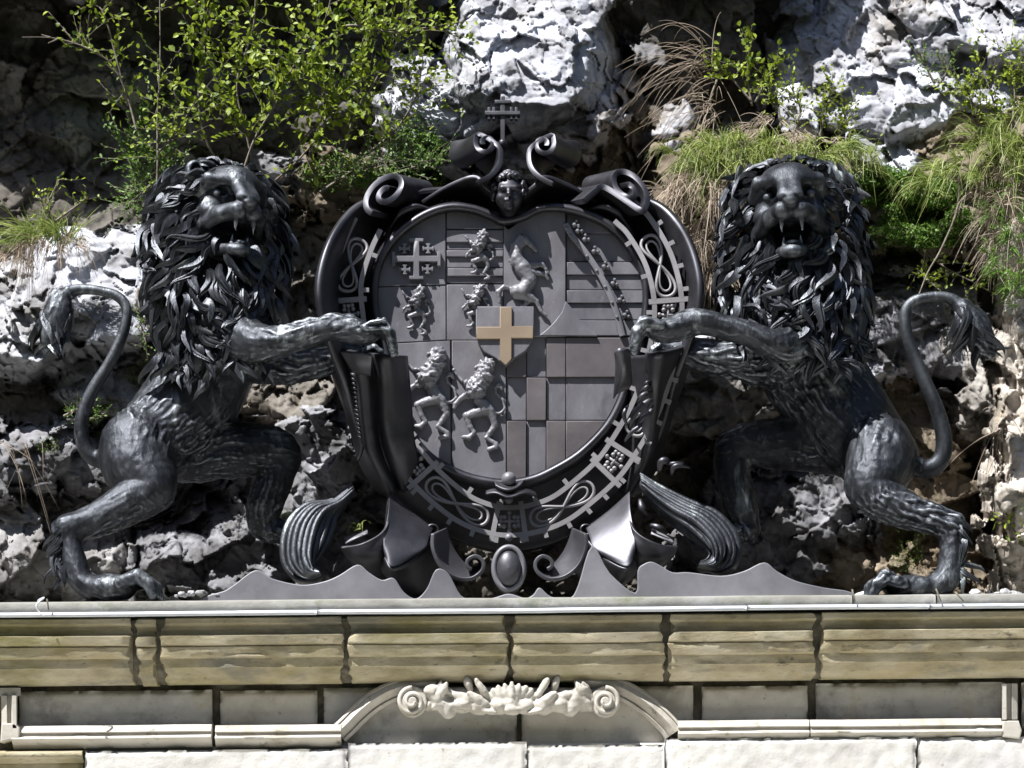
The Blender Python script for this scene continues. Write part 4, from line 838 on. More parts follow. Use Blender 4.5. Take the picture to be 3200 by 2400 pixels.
def make_lion(spec, label):
    root = empty('lion_statue', spec['foot'], label, 'lion statue')
    h = .009; S = SDF(spec['lo'], spec['hi'], h); bones = []
    def chain(c, k, tail):
        q = [pr(p) for p in c]; S.chain(q, k, n=5)
        for (a, ra), (b, rb) in zip(q[:-1], q[1:]): bones.append((a, b, max(ra, rb), tail))
    for ci, c in enumerate(spec['chains']): chain(c, .045 if ci < 7 else .015, ci == 7)
    for e in spec.get('ells', []): S.ell(P(*e[:3]), (e[3]*K, e[4], e[5]*K), k=.05)
    # paws
    for (x, y, Y, dx, dz, sz, grip) in spec['paws']:
        c = P(x, y, Y); d = np.array([dx, 0, dz], float); d /= np.linalg.norm(d); u_ = np.array([-d[2], 0, d[0]]); u_ = u_ if u_[2] > 0 else -u_
        S.ell(c, np.array([.11, .085, .062])*sz, R=np.stack([d, [0, 1, 0], u_], 1), k=.03)
        for i in range(4):
            yo = (-.082+.055*i)*sz; b0 = c+d*.05*sz+np.array([0, yo, 0])+u_*.015*sz; sp_ = (i-1.5)*.012
            k1 = b0+d*.075*sz+u_*.03*sz+np.array([0, sp_, 0]); k2 = k1+d*.05*sz-u_*(.02+.02*grip)*sz; k3 = k2+d*.02*sz-u_*(.035+.03*grip)*sz
            S.chain([(b0, .03*sz), (k1, .033*sz), (k2, .03*sz), (k3, .022*sz)], .008)
            S.chain([(k2+d*.015*sz, .014*sz), (k3+d*.028*sz-u_*.012*sz, .004)], .004)
    # head, local axes: x right, y forward, z up
    hc, Rm, z = P(*spec['head'][:3]), rot(*spec['head'][3:6]), spec['head'][6]
    def H(x, y, zz_): return hc+Rm@(np.array([x, -y, zz_])*z)
    def E(c, r, k=.02, sub=False): S.ell(H(*c), np.array(r)*z, R=Rm, k=k, sub=sub)
    def C(a, b, ra, rb, k=.02, sub=False): S.cap(H(*a), H(*b), ra*z, rb*z, k, sub)
    E((0, 0, .02), (.22, .23, .21), .04); E((0, .12, .13), (.16, .12, .08), .03)
    for s in (-1, 1):
        C((s*.18, .15, .095), (s*.06, .24, .085), .036, .045, .035); C((s*.18, .15, .095), (s*.215, .06, .02), .035, .035, .03)
        C((s*.026, .22, .10), (s*.034, .36, -.015), .046, .042, .03)
        E((s*.15, .09, -.10), (.075, .10, .075), .04); C((s*.05, .345, -.112), (s*.125, .22, -.125), .058, .052, .025)
        C((s*.13, .27, -.14), (s*.19, .08, -.20), .036, .045, .03); C((s*.17, .06, -.18), (s*.115, .1, -.32), .05, .05, .03); C((s*.095, .12, -.33), (s*.05, .27, -.345), .042, .036, .02)
    E((0, .17, .11), (.13, .11, .08), .04)
    E((0, .375, -.03), (.078, .045, .030), .02); E((0, .39, -.062), (.045, .04, .034), .02)
    E((0, .285, -.345), (.07, .06, .045), .02); E((0, .1, -.33), (.1, .1, .05), .03)
    E((0, .30, -.245), (.11, .2, .066), sub=True); C((0, .43, -.09), (0, .40, -.17), .010, .008, sub=True)
    for s in (-1, 1):
        E((s*.120, .25, .020), (.052, .10, .036), sub=True); E((s*.125, .165, .010), (.034, .034, .03), .004)
        E((s*.042, .425, -.045), (.018, .022, .010), sub=True)
        for q_ in range(3): E((s*(.07+.03*q_), .41-.018*q_, -.10-.012*q_), (.006, .02, .006), sub=True)
        C((s*.06, .345, -.155), (s*.062, .35, -.245), .019, .004, .006); C((s*.05, .275, -.31), (s*.052, .29, -.255), .015, .004, .006)
        E((s*.22, .0, .16), (.062, .045, .075), .02); E((s*.225, .045, .165), (.038, .04, .05), sub=True)
    E((0, .22, -.295), (.05, .11, .02), .01)
    V, F = S.mesh(); N = normals(V, F)
    # fur: ridges that follow the nearest bone
    best = np.full(len(V), 9e9); T = np.zeros_like(V); smooth_ = np.ones(len(V))
    for a, b, r, tl in bones:
        ba = b-a; t = np.clip((V-a)@ba/(ba@ba+1e-9), 0, 1); d = np.linalg.norm(V-a-t[:, None]*ba, axis=1)-r; m = d < best; best[m] = d[m]; smooth_[m] = .07 if tl else 1
    T2 = np.zeros_like(V)
    for a, b, r, tl in bones:
        ba = b-a; t = np.clip((V-a)@ba/(ba@ba+1e-9), 0, 1); d = np.maximum(np.linalg.norm(V-a-t[:, None]*ba, axis=1)-r-best, 0)+.02; T2 += (ba/np.linalg.norm(ba))*(d**-3)[:, None]
    T = T2/(np.linalg.norm(T2, axis=1)[:, None]+1e-9)
    Tn = T+np.stack([fbm(V*2.5, 2, 1), fbm(V*2.5, 2, 2), fbm(V*2.5, 2, 3)], -1)*.3; Tn /= np.linalg.norm(Tn, axis=1)[:, None]
    Tn = Tn-N*(Tn*N).sum(1)[:, None]; Tn /= np.linalg.norm(Tn, axis=1)[:, None]+1e-9
    rid = sum(vnoise((V+Tn*s_)*21, 5) for s_ in np.linspace(-.08, .08, 9))/9*2.4; rid2 = sum(vnoise((V+Tn*s_)*60, 7) for s_ in np.linspace(-.03, .03, 6))/6*2
    rid = np.clip(1.4-2.6*np.abs(rid), -1, 1); patchy = np.clip(.45+1.3*fbm(V*3.2, 3, 41), .2, 1.2)
    hl = (V-hc)@Rm; dh = np.sqrt((hl[:, 0]/(.26*z))**2+((hl[:, 1]+.18*z)/(.3*z))**2+((hl[:, 2]+.08*z)/(.36*z))**2); fa = np.clip((dh-.85)*4, 0.08, 1)
    V = V+N*((rid*.009+rid2*.008)*patchy*fa*smooth_+fbm(V*9, 3, 3)*.005*fa*smooth_)[:, None]
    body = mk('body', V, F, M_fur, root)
    # mane
    rnd = random.Random(spec['seed']); mb = MB(); mt = MB(); cnt = 0
    rows = np.array(spec['mane'], float); ys = rows[:, 1]; fd = spec['face']
    y = ys[0]; k = 0
    while y < ys[-1]:
        cx, Yc, rx, ry = [np.interp(y, ys, rows[:, i]) for i in (0, 2, 3, 4)]
        sr = np.interp(y+10, ys, rows[:, 3])-np.interp(y-10, ys, rows[:, 3])
        n_ = max(5, int(2*math.pi*((rx*K+ry)/2)/.082))
        for i in range(n_):
            th = (i+.5*(k % 2)+rnd.uniform(-.3, .3))/n_*2*math.pi; thd = (math.degrees(th)+180) % 360-180      # 0 = towards the camera, + to the right
            if abs(thd) > 125: continue
            if fd[2] < y < fd[3] and abs(thd-fd[0]) < fd[1]*math.sin(math.pi*min(1, max(0, (y-fd[2])/(fd[3]-fd[2]))))**.4: continue
            yy = y+rnd.uniform(-12, 12); c = P(cx, yy, Yc)
            nn = np.array([math.sin(th)/(rx*K), -math.cos(th)/ry, 0]); nn /= np.linalg.norm(nn); nn = nn+np.array([0, 0, np.clip(-sr/14, -1, 1)*-.8 if False else np.clip(sr/16, -.3, .9)]); nn /= np.linalg.norm(nn)
            rt_ = c+np.array([math.sin(th)*rx*K, -math.cos(th)*ry, 0])
            sv = np.cross(nn, [0, 0, 1]); f = np.array([0, 0, -1.0])+sv*(1.5*vnoise(rt_*np.array([3.2, 3.2, 2.4])+spec['seed'], 5)+rnd.uniform(-.25, .25))+nn*.12
            if y < fd[3]-40: f = f+np.array([math.copysign(1, thd-fd[0]), 0, 0])*rnd.uniform(.1, .8)
            f = f-nn*(f@nn)*.7
            L = rnd.uniform(.12, .26); lock(mb, rt_, nn, f, L, rnd.uniform(.018, .042), rnd, rnd.uniform(-.01, .09)); cnt += 1
        y += 29; k += 1
    # locks round the face and over the crown
    for i in range(64):
        a = math.radians(-205+230*i/63+180) if False else math.radians(-60+300*i/63); rr_ = rnd.uniform(.9, 1.08)
        rt_ = H(math.cos(a)*.235*rr_, rnd.uniform(-.02, .12), .02+math.sin(a)*.235*rr_); nn = Rm@np.array([math.cos(a), -.35, math.sin(a)]); nn /= np.linalg.norm(nn)
        f = Rm@np.array([math.cos(a)*.8, .5, math.sin(a)*.6-.35])+np.array([0, 0, -.25]); lock(mb, rt_, nn, f, rnd.uniform(.10, .17), rnd.uniform(.017, .027), rnd, .03)
    for i in range(26):
        a = rnd.uniform(-1, 1); b = rnd.uniform(-.1, .16); rt_ = H(a*.17, b, .2+.04*(1-a*a)); nn = Rm@np.array([a*.5, -.1, 1.]); nn /= np.linalg.norm(nn)
        f = Rm@np.array([a*.7+rnd.uniform(-.3, .3), .8, -.1]); lock(mb, rt_, nn, f, rnd.uniform(.08, .13), rnd.uniform(.016, .024), rnd, .025)
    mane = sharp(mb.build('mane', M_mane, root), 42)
    # tufts on body
    for (nm, lst) in spec['tufts'].items():
        mb = MB()
        for (x0, y0, Y0, x1, y1, Y1, nx, nz, n_, L, w_, sp_) in lst:
            for i in range(n_):
                t = (i+rnd.uniform(-.3, .3))/max(1, n_-1); p_ = P(x0+(x1-x0)*t, y0+(y1-y0)*t, Y0+(Y1-Y0)*t); f = np.array([nx, -.15, nz])+np.array([rnd.uniform(-1, 1), rnd.uniform(-.3, .3), rnd.uniform(-1, 1)])*sp_
                nn = np.array([f[2]*.4, -1., -f[0]*.4+.2]); nn /= np.linalg.norm(nn); lock(mb, p_, nn, f, L*rnd.uniform(.7, 1.25), w_*rnd.uniform(.7, 1.2), rnd, .012)
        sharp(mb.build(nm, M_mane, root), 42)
    return root
def box_lo(x0, y1, Y0): return np.minimum(P(x0, y1, Y0), P(x0, y1, .9))
left = dict(seed=3, foot=P(330, 1872, -.45), lo=[P(20, 0, .6)[0]-.05, -.86, P(0, 1900, .5)[2]-.12], hi=[P(1290, 0, .6)[0], .62, P(0, 480, .5)[2]+.05],
 chains=[
  [(690, 960, .06, 150), (672, 1090, .12, 142), (628, 1200, .12, 146), (540, 1320, .06, 142), (450, 1420, .0, 125)],
  [(430, 1390, -.12, 112), (436, 1460, -.20, 106), (474, 1522, -.28, 76), (400, 1572, -.32, 64), (300, 1622, -.35, 50), (212, 1652, -.38, 38)],
  [(212, 1652, -.38, 38), (226, 1735, -.40, 36), (254, 1815, -.42, 40), (290, 1838, -.44, 38)],
  [(580, 1390, .16, 115), (720, 1400, .2, 92), (868, 1408, .2, 66), (868, 1480, .22, 56), (832, 1570, .25, 54), (820, 1640, .3, 42), (870, 1660, .3, 38)],
  [(740, 1000, -.16, 100), (760, 1062, -.30, 76), (850, 1072, -.42, 50), (950, 1046, -.46, 40), (1040, 1022, -.47, 38), (1090, 1028, -.47, 42)],
  [(740, 1080, .06, 110), (860, 1135, -.04, 66), (980, 1130, -.06, 48), (1090, 1100, -.02, 44)],
  [(660, 720, .10, 130), (680, 860, .06, 150), (690, 960, .0, 150)],
  [(345, 1428, -.02, 30), (296, 1432, -.02, 26), (262, 1390, -.03, 24), (256, 1310, -.04, 22), (290, 1220, -.05, 20), (345, 1130, -.06, 18), (385, 1040, -.06, 17), (396, 970, -.06, 16), (370, 928, -.06, 16), (310, 909, -.06, 15), (240, 906, -.06, 18), (190, 930, -.06, 24)],
  [(190, 935, -.06, 30), (180, 990, -.06, 48), (170, 1040, -.06, 44), (150, 1085, -.06, 22)]],
 ells=[(430, 1430, -.06, 118, .24, 130), (690, 1040, .0, 170, .3, 120)],
 paws=[(1120, 1040, -.47, 1, -.16, 1.12, 1.0), (1120, 1108, -.06, 1, -.1, .8, .5), (352, 1836, -.46, 1, -.05, 1.35, .5), (900, 1668, .3, 1, -.1, .9, .2)],
 head=(702, 634, -.16, 30, 4, 3, .96), face=(34, 60, 470, 785),
 mane=[(680, 545, .02, 165, .26), (672, 640, .02, 190, .32), (672, 760, .0, 205, .36), (676, 880, -.02, 208, .38), (684, 980, -.04, 196, .38), (690, 1060, -.06, 170, .34), (700, 1110, -.06, 150, .30)],
 tufts=dict(tail_tuft=[(200, 935, -.1, 150, 960, -.06, -.25, -1, 12, .26, .03, .2), (220, 960, -.08, 170, 1010, -.06, -.1, -1, 12, .22, .028, .22), (190, 1020, -.08, 160, 1040, -.06, -.25, -1, 9, .18, .022, .3), (215, 950, .0, 150, 1000, .0, -.2, -1, 8, .22, .03, .2)],
  hock_hair=[(188, 1620, -.42, 200, 1790, -.44, -.35, -1, 11, .16, .024, .2)],
  chest_hair=[(500, 1100, -.22, 830, 1080, -.36, -.2, -1, 26, .2, .034, .4), (520, 1140, -.24, 640, 1190, -.34, -.3, -1, 10, .12, .02, .3)],))
right = dict(seed=11, foot=P(2850, 1866, -.45), lo=[P(1890, 0, .6)[0], -.86, P(0, 1900, .5)[2]-.12], hi=[P(3190, 0, .6)[0]+.1, .62, P(0, 460, .5)[2]+.05],
 chains=[
  [(2470, 960, .08, 150), (2500, 1090, .16, 152), (2560, 1200, .18, 150), (2660, 1330, .12, 142), (2750, 1430, .04, 118)],
  [(2740, 1390, -.08, 100), (2738, 1465, -.20, 96), (2716, 1528, -.28, 72), (2790, 1576, -.32, 60), (2890, 1614, -.35, 48), (2966, 1640, -.38, 38)],
  [(2966, 1640, -.38, 38), (2974, 1720, -.40, 35), (2960, 1800, -.42, 40), (2925, 1832, -.44, 38)],
  [(2620, 1380, .2, 105), (2480, 1385, .26, 86), (2310, 1395, .28, 66), (2290, 1470, .28, 56), (2310, 1570, .3, 52), (2330, 1640, .32, 42)],
  [(2500, 1020, -.14, 90), (2470, 1070, -.32, 64), (2420, 1074, -.44, 46), (2330, 1040, -.47, 38), (2190, 1005, -.48, 38), (2130, 1018, -.48, 42)],
  [(2500, 1090, .08, 110), (2370, 1125, -.02, 76), (2240, 1115, -.05, 54), (2130, 1095, -.02, 44)],
  [(2470, 720, .10, 130), (2470, 860, .06, 150), (2470, 960, .0, 150)],
  [(2840, 1450, -.02, 32), (2895, 1466, -.02, 30), (2938, 1440, -.03, 28), (2950, 1380, -.04, 26), (2930, 1285, -.05, 23), (2885, 1180, -.06, 21), (2842, 1070, -.06, 19), (2828, 985, -.06, 17), (2850, 944, -.06, 16), (2900, 928, -.06, 15), (2960, 930, -.06, 17), (3010, 960, -.06, 24)],
  [(3010, 965, -.06, 30), (3040, 1010, -.06, 46), (3062, 1060, -.06, 44), (3088, 1095, -.06, 26)]],
 ells=[(2745, 1430, -.04, 105, .24, 120), (2490, 1040, .02, 175, .3, 120)],
 paws=[(2090, 1030, -.48, -1, -.18, 1.15, 1.0), (2110, 1100, -.05, -1, -.1, .8, .5), (2846, 1838, -.46, -1, -.05, 1.3, .5), (2320, 1668, .3, -1, -.1, .9, .2)],
 head=(2464, 632, -.18, -5, 4, -3, 1.0), face=(-4, 58, 470, 795),
 mane=[(2470, 530, .02, 160, .26), (2470, 640, .02, 190, .32), (2472, 760, .0, 205, .36), (2476, 880, -.02, 214, .38), (2484, 980, -.04, 212, .38), (2496, 1050, -.06, 195, .34), (2510, 1100, -.06, 165, .30)],
 tufts=dict(tail_tuft=[(3000, 940, -.1, 3050, 980, -.06, .3, -1, 12, .26, .03, .2), (2985, 970, -.08, 3040, 1010, -.06, .15, -1, 12, .22, .028, .22), (3010, 1020, -.08, 3070, 1050, -.06, .5, -.9, 9, .18, .022, .3), (2990, 950, .0, 3060, 1000, .0, .2, -1, 8, .22, .03, .2)],
  hock_hair=[(2995, 1610, -.42, 3000, 1790, -.44, .35, -1, 11, .16, .024, .2)],
  chest_hair=[(2340, 1060, -.32, 2660, 1100, -.26, .2, -1, 26, .2, .034, .4), (2640, 980, -.26, 2690, 1080, -.2, .3, -1, 8, .18, .028, .3)],))
make_lion(left, 'dark bronze lion left of the shield, sunlit back, pushing its paw against the shield rightwards')
make_lion(right, 'dark bronze lion right of the shield, roaring towards the viewer, body in shadow')
# ------------------------------------------------------------------ plants
RN = np.random.RandomState(4)
def leaves(C, D, L_, W_, seed=0, cup=.25):
    """leaf-shaped fans at points C growing along D"""
    n = len(C); r = np.random.RandomState(seed); D = D/(np.linalg.norm(D, axis=1)[:, None]+1e-9)
    u = r.normal(size=(n, 3))+np.array([0, -.9, .9]); u -= (u*D).sum(1)[:, None]*D; u /= np.linalg.norm(u, axis=1)[:, None]+1e-9; s = np.cross(D, u)
    L_ = np.asarray(L_)*np.ones(n); W_ = np.asarray(W_)*np.ones(n)
    pts = [(0, 0, 0), (.3, .42, cup), (.68, .40, cup), (1, 0, 0), (.68, -.40, cup), (.3, -.42, cup), (.5, 0, 0)]
    V = np.stack([C+D*(a*L_)[:, None]+s*(b*2*W_*.6)[:, None]+u*(c*W_)[:, None] for a, b, c in pts], 1)
    base = (np.arange(n)*7)[:, None]; F = np.concatenate([base+np.array([[6, k, (k+1) % 6]]) for k in range(6)])
    return V.reshape(-1, 3), F
def blades(C, D, L_, w_, droop, seed=0, seg=6):
    n = len(C); r = np.random.RandomState(seed); D = D/(np.linalg.norm(D, axis=1)[:, None]+1e-9); L_ = np.asarray(L_)*np.ones(n); dr = np.asarray(droop)*r.uniform(.5, 1.4, n)
    s = np.cross(D, r.normal(size=(n, 3))); s /= np.linalg.norm(s, axis=1)[:, None]+1e-9; rows = []
    for k in range(seg+1):
        t = k/seg; p = C+D*(t*L_)[:, None]; p[:, 2] -= dr*L_*t*t; p = p+s*(np.sin(t*3)*.04*L_)[:, None]
        ww = w_*(1-t)**.7*.5+.0004; rows.append(p-s*ww); rows.append(p+s*ww)
    V = np.stack(rows, 1); m = 2*(seg+1); base = (np.arange(n)*m)[:, None]
    F = np.concatenate([base+np.array([[2*k, 2*k+1, 2*k+3, 2*k+2]]) for k in range(seg)]); return V.reshape(-1, 3), F
def shrub(label, stems, nsub, sublen, leaf, mat, seed, cat='shrub', spread=1.0, name='shrub', gap=.022, stemr=.009, lw=.62, zup=.35):
    r = np.random.RandomState(seed); tg = MB(); C = []; D = []
    for st in stems:
        q = catmull(Pl(st), 8); tg.add(*sweep(q, np.linspace(stemr, stemr*.35, len(q)), 5))
        for k in range(int(nsub)):
            i = int(len(q)*r.uniform(.12, 1)**.8); i = min(i, len(q)-1); t = q[i]-q[i-1]; t /= np.linalg.norm(t)+1e-9
            d = t*.5+np.array([r.normal(), r.normal()*.45-.1, r.normal()*.8+zup])*spread; d /= np.linalg.norm(d); L = sublen*r.uniform(.4, 1.2)
            s_ = np.linspace(0, 1, 7)[:, None]; b = r.normal(size=3)*.25; p = q[i]+d*L*s_+b*L*s_**2
            tg.add(*sweep(p, np.linspace(stemr*.3, .001, 7), 3))
            m = max(3, int(L/gap)); tt = np.linspace(.1, 1, m)
            for a in tt:
                c = q[i]+d*L*a+b*L*a*a; C.append(c); e = d+r.normal(size=3)*.75; e[2] += .15; D.append(e)
    C = np.array(C); D = np.array(D); V, F = leaves(C, D, leaf*r.uniform(.6, 1.35, len(C)), leaf*lw*r.uniform(.7, 1.2, len(C)), seed)
    root = empty(name, Pl(stems[0])[0], label, cat); tg.build('stem', M_twig, root); mk('foliage', V, F, mat, root); return root
# the big bush over the left lion
shrub('largest bright yellow-green bush, above the left lion, with two slanting bare stems', [
  [(752, 560, 1.0), (796, 434, .95), (861, 325, .9), (911, 217, .9), (962, 145, .85), (1013, 65, .85), (1042, -40, .85)],
  [(861, 564, 1.0), (933, 499, .95), (1005, 405, .9), (1020, 304, .9), (969, 239, .85)],
  [(800, 560, 1.1), (770, 420, 1.05), (740, 260, 1.0), (790, 90, 1.0), (800, -60, 1.0)],
  [(880, 560, 1.1), (960, 420, 1.05), (1080, 300, 1.0), (1130, 150, 1.0), (1150, -20, 1.0)],
  [(720, 560, 1.1), (640, 430, 1.05), (620, 260, 1.0), (650, 80, 1.0), (640, -60, 1.0)]], 42, .36, .048, M_leaf, 1, gap=.035, lw=.72)
shrub('thin upright sapling with a straight dark stem left of the big bush', [[(484, 700, .8), (492, 520, .8), (492, 360, .8), (500, 200, .8), (499, -30, .8)], [(492, 480, .8), (560, 400, .8), (600, 330, .85)]], 26, .24, .038, M_leaf, 2, gap=.034)
shrub('sparse leaning branch with bare grey twigs reaching towards the left edge', [[(430, 420, .9), (400, 311, .9), (362, 217, .85), (304, 166, .8), (239, 137, .8)], [(400, 330, .9), (330, 60, .85), (290, 10, .85)]], 20, .22, .040, M_leaf, 3, gap=.035)
mb = MB()
for q in ([(304, 166, .8), (239, 137, .78), (160, 118, .75), (69, 116, .72)], [(240, 138, .8), (205, 100, .78), (198, 84, .78)], [(160, 118, .75), (130, 108, .75)], [(180, 122, .75), (150, 135, .75)]):
    c = catmull(Pl(q), 6); mb.add(*sweep(c, np.linspace(.006, .002, len(c)), 5))
tag(mb.build('bare_twig', M_twig), 'bare pale twig forking in front of the dark rock in the top left corner', 'twig')
shrub('long thin spray of leaves at the upper right of the bush, reaching the sunlit rock', [[(1060, 560, 1.05), (1100, 380, 1.0), (1180, 240, .95), (1250, 110, .9), (1290, -20, .9)], [(1000, 150, .9), (1085, 80, .85), (1230, 101, .8), (1345, 87, .78), (1432, 116, .75)], [(1150, 480, 1.0), (1240, 400, .95), (1300, 300, .9), (1320, 200, .9)]], 32, .26, .040, M_leaf, 5, gap=.03)
shrub('dense dark green bush low on the left of the big bush', [[(470, 640, 1.1), (420, 540, 1.05), (380, 440, 1.05)], [(520, 600, 1.1), (480, 500, 1.05), (440, 380, 1.0)], [(440, 700, 1.1), (500, 620, 1.0), (560, 560, 1.0)]], 42, .22, .03, M_leafd, 6, gap=.022)
shrub('feathery green plant hanging beside the left lion\'s mane', [[(420, 560, .9), (430, 620, .9), (470, 690, .9)], [(470, 580, .85), (400, 640, .85)]], 30, .16, .022, M_leafd, 7, gap=.018)
shrub('low tangle of small leaves between the bush and the left scroll', [[(1000, 600, .95), (1100, 540, .95), (1240, 500, .95)], [(1080, 520, 1.0), (1200, 450, 1.0), (1290, 400, .95)], [(1180, 560, .9), (1300, 520, .9), (1370, 500, .85)]], 50, .17, .022, M_leafd, 8, gap=.018)
shrub('small leafy plant growing above the grass tuft at the left edge', [[(160, 700, .45), (150, 640, .45), (185, 560, .45)], [(175, 690, .45), (230, 650, .45), (275, 615, .42)], [(150, 690, .45), (130, 640, .45), (125, 600, .45)]], 9, .10, .03, M_leaf, 9, gap=.022, lw=.5)
shrub('pale leafy bush standing alone above the right grass hump', [[(2350, 330, .9), (2335, 240, .9), (2345, 120, .88)], [(2350, 320, .9), (2290, 250, .88), (2245, 205, .88)], [(2360, 320, .9), (2400, 240, .88), (2430, 190, .88)]], 18, .14, .036, M_leaf, 10, gap=.024, lw=.85)
shrub('low bushy green plant on the crest of the right grass hump', [[(2480, 420, .8), (2500, 340, .8), (2470, 270, .8)], [(2560, 430, .8), (2580, 350, .78), (2600, 260, .78)], [(2440, 400, .8), (2430, 330, .8), (2410, 300, .8)], [(2600, 450, .8), (2640, 400, .78), (2640, 340, .78)]], 26, .15, .028, M_leaf, 11, gap=.02)
shrub('bushy light green plant in the top right corner', [[(3120, 420, .55), (3100, 300, .55), (3060, 200, .55)], [(3160, 420, .55), (3170, 280, .55), (3150, 160, .55)], [(3200, 420, .55), (3220, 300, .55), (3210, 190, .55)], [(3060, 380, .6), (3030, 300, .6), (3010, 280, .6)]], 30, .18, .03, M_leaf, 12, gap=.02)
shrub('dark little bush rooted in the pale rock at the upper right', [[(2920, 260, .9), (2900, 220, .9), (2880, 170, .9)], [(2930, 270, .9), (2960, 220, .9), (2950, 190, .9)]], 24, .13, .018, M_leafd, 13, gap=.016)
shrub('leafy creeper below the right grassy bank, above the right lion\'s tail', [[(2880, 780, .9), (2960, 840, .85), (3060, 890, .8)], [(2900, 800, .9), (2880, 850, .85), (2930, 900, .8)]], 20, .13, .03, M_leaf, 14, gap=.026)
shrub('small bright plant at the right edge level with the lion\'s foot', [[(3215, 1730, .2), (3165, 1660, .15), (3130, 1600, .15)], [(3215, 1720, .2), (3190, 1640, .15), (3150, 1640, .15)]], 6, .11, .05, M_leaf, 15, gap=.04, lw=.4)
shrub('patch of small green leaves on the rock behind the left lion\'s tail', [[(200, 1300, .55), (240, 1280, .5), (290, 1265, .5)], [(210, 1310, .55), (280, 1310, .5), (330, 1290, .5)]], 26, .08, .018, M_leafd, 16, gap=.014)
shrub('trailing green plant behind the left lion\'s chest', [[(430, 900, .6), (440, 1000, .55), (460, 1090, .5)], [(420, 960, .6), (480, 1040, .55)]], 22, .10, .02, M_leafd, 17, gap=.02)
def grass(label, cat, spots, mat, seed, name='grass_tuft', kind=None, w_=.006):
    r = np.random.RandomState(seed); Vs = []; Fs = []; n0 = 0
    for (x, y, Y, rx, ry, n, L, dx, dz, sp_, dr) in spots:
        m_ = max(3, n//16); ci = r.randint(0, m_, n); a = r.uniform(0, 2*math.pi, m_)[ci]; q = np.sqrt(r.uniform(0, 1, m_))[ci]; px = x+np.cos(a)*q*rx+r.normal(size=n)*7; py = y+np.sin(a)*q*ry+r.normal(size=n)*5
        C = P(px, py, Y+.12*r.normal(size=n)*.5+(py-y)*-.0012); D = np.array([dx, -.35, dz])+(r.normal(size=(m_, 3))*sp_*.9)[ci]+r.normal(size=(n, 3))*sp_*.55; D[:, 0] += np.cos(a)*q*.5
        V, F = blades(C, D, L*r.uniform(.4, 1.3, n)*r.uniform(.6, 1.35, m_)[ci], w_, dr, seed+int(x)); Vs.append(V); Fs.append(F+n0); n0 += len(V)
    o = mk(name, np.concatenate(Vs), np.concatenate(Fs), mat, org=P(spots[0][0], spots[0][1], spots[0][2])); tag(o, label, cat, kind=kind); return o
grass('bright green grass tuft on the rock at the left edge', 'grass tuft', [(150, 735, .55, 80, 30, 420, .24, 0, 1, .35, .5), (90, 745, .5, 60, 20, 120, .34, -.8, .7, .3, .7)], M_grass, 1)
grass('brown dry grass skirt hanging under the green tuft at the left edge', 'grass tuft', [(150, 755, .5, 110, 30, 420, .13, -.1, -.2, .6, .9), (70, 790, .45, 80, 40, 260, .12, -.3, -.4, .6, .9)], M_straw, 2, w_=.004)
grass('green grass crest of the hump above the right lion', 'grass', [(2400, 475, .66, 330, 50, 1700, .20, -.1, .8, .6, .9), (2640, 500, .75, 120, 60, 300, .17, .3, .7, .6, .9), (2200, 530, .7, 110, 50, 260, .19, -.5, .7, .6, .9)], M_grass, 3, name='grass', kind='stuff')
grass('pale straw hanging from the left side of the hump', 'grass', [(2210, 570, .65, 130, 60, 420, .18, -.45, -.1, .55, .9), (2200, 690, .75, 100, 80, 300, .15, -.3, -.6, .55, .7), (2300, 540, .6, 200, 40, 200, .18, -.1, .1, .6, 1.1), (2240, 790, .8, 60, 80, 150, .2, -.1, -.9, .45, .4), (2150, 600, .65, 90, 90, 30, .5, -.8, .1, .3, .8)], M_straw, 4, name='grass', kind='stuff', w_=.005)
grass('brown dead grass under the bushy plant on the hump', 'grass', [(2440, 395, .8, 110, 40, 160, .14, -.1, -.5, .5, .6), (2560, 420, .8, 80, 30, 90, .13, 0, -.4, .5, .6)], M_straw, 5, name='dry_grass', kind='stuff', w_=.004)
grass('long arching green grass on the bank at the right edge', 'grass', [(3080, 480, .5, 150, 90, 620, .28, -.55, .45, .5, .8), (3160, 380, .5, 70, 60, 150, .26, -.4, .6, .5, .8), (2960, 570, .6, 90, 60, 200, .28, -.5, .5, .5, .8)], M_grass, 6, name='grass', kind='stuff')
grass('brown tangled dry grass down the right edge', 'grass', [(3130, 620, .45, 100, 110, 500, .2, -.4, -.2, .7, .7), (3150, 780, .4, 70, 90, 240, .16, -.3, -.4, .7, .6)], M_straw, 7, name='dry_grass', kind='stuff', w_=.004)
grass('short green growth down the right edge', 'grass', [(3150, 700, .35, 80, 200, 1100, .09, -.3, .3, .6, .3), (3180, 900, .3, 40, 60, 300, .09, -.3, .2, .6, .3)], M_leafd, 8, name='grass', kind='stuff')
def mat_of_leaves(label, name, spots, mat, seed, leaf=.02):
    r = np.random.RandomState(seed); C = []
    for (x, y, Y, rx, ry, n) in spots:
        a = r.uniform(0, 2*math.pi, n); q = np.sqrt(r.uniform(0, 1, n)); px = x+np.cos(a)*q*rx; py = y+np.sin(a)*q*ry; yy = np.array([rockY(u, v) for u, v in zip(px, py)])
        C.append(P(px, py, np.minimum(yy-.03, Y+9)-r.uniform(0, .07, n)))
    C = np.concatenate(C); D = r.normal(size=C.shape)+np.array([0, -.5, .3]); V, F = leaves(C, D, leaf*r.uniform(.5, 1.4, len(C)), leaf*.6, seed)
    tag(mk(name, V, F, mat), label, 'ground cover', kind='stuff')
mat_of_leaves('dark mat of tiny leaves beside the right lion\'s head', 'ground_cover', [(2830, 600, .8, 170, 60, 2600), (2900, 700, .9, 150, 80, 2200), (2800, 740, 1., 90, 60, 700), (2760, 560, .8, 90, 40, 900)], M_leafd, 1, .024)
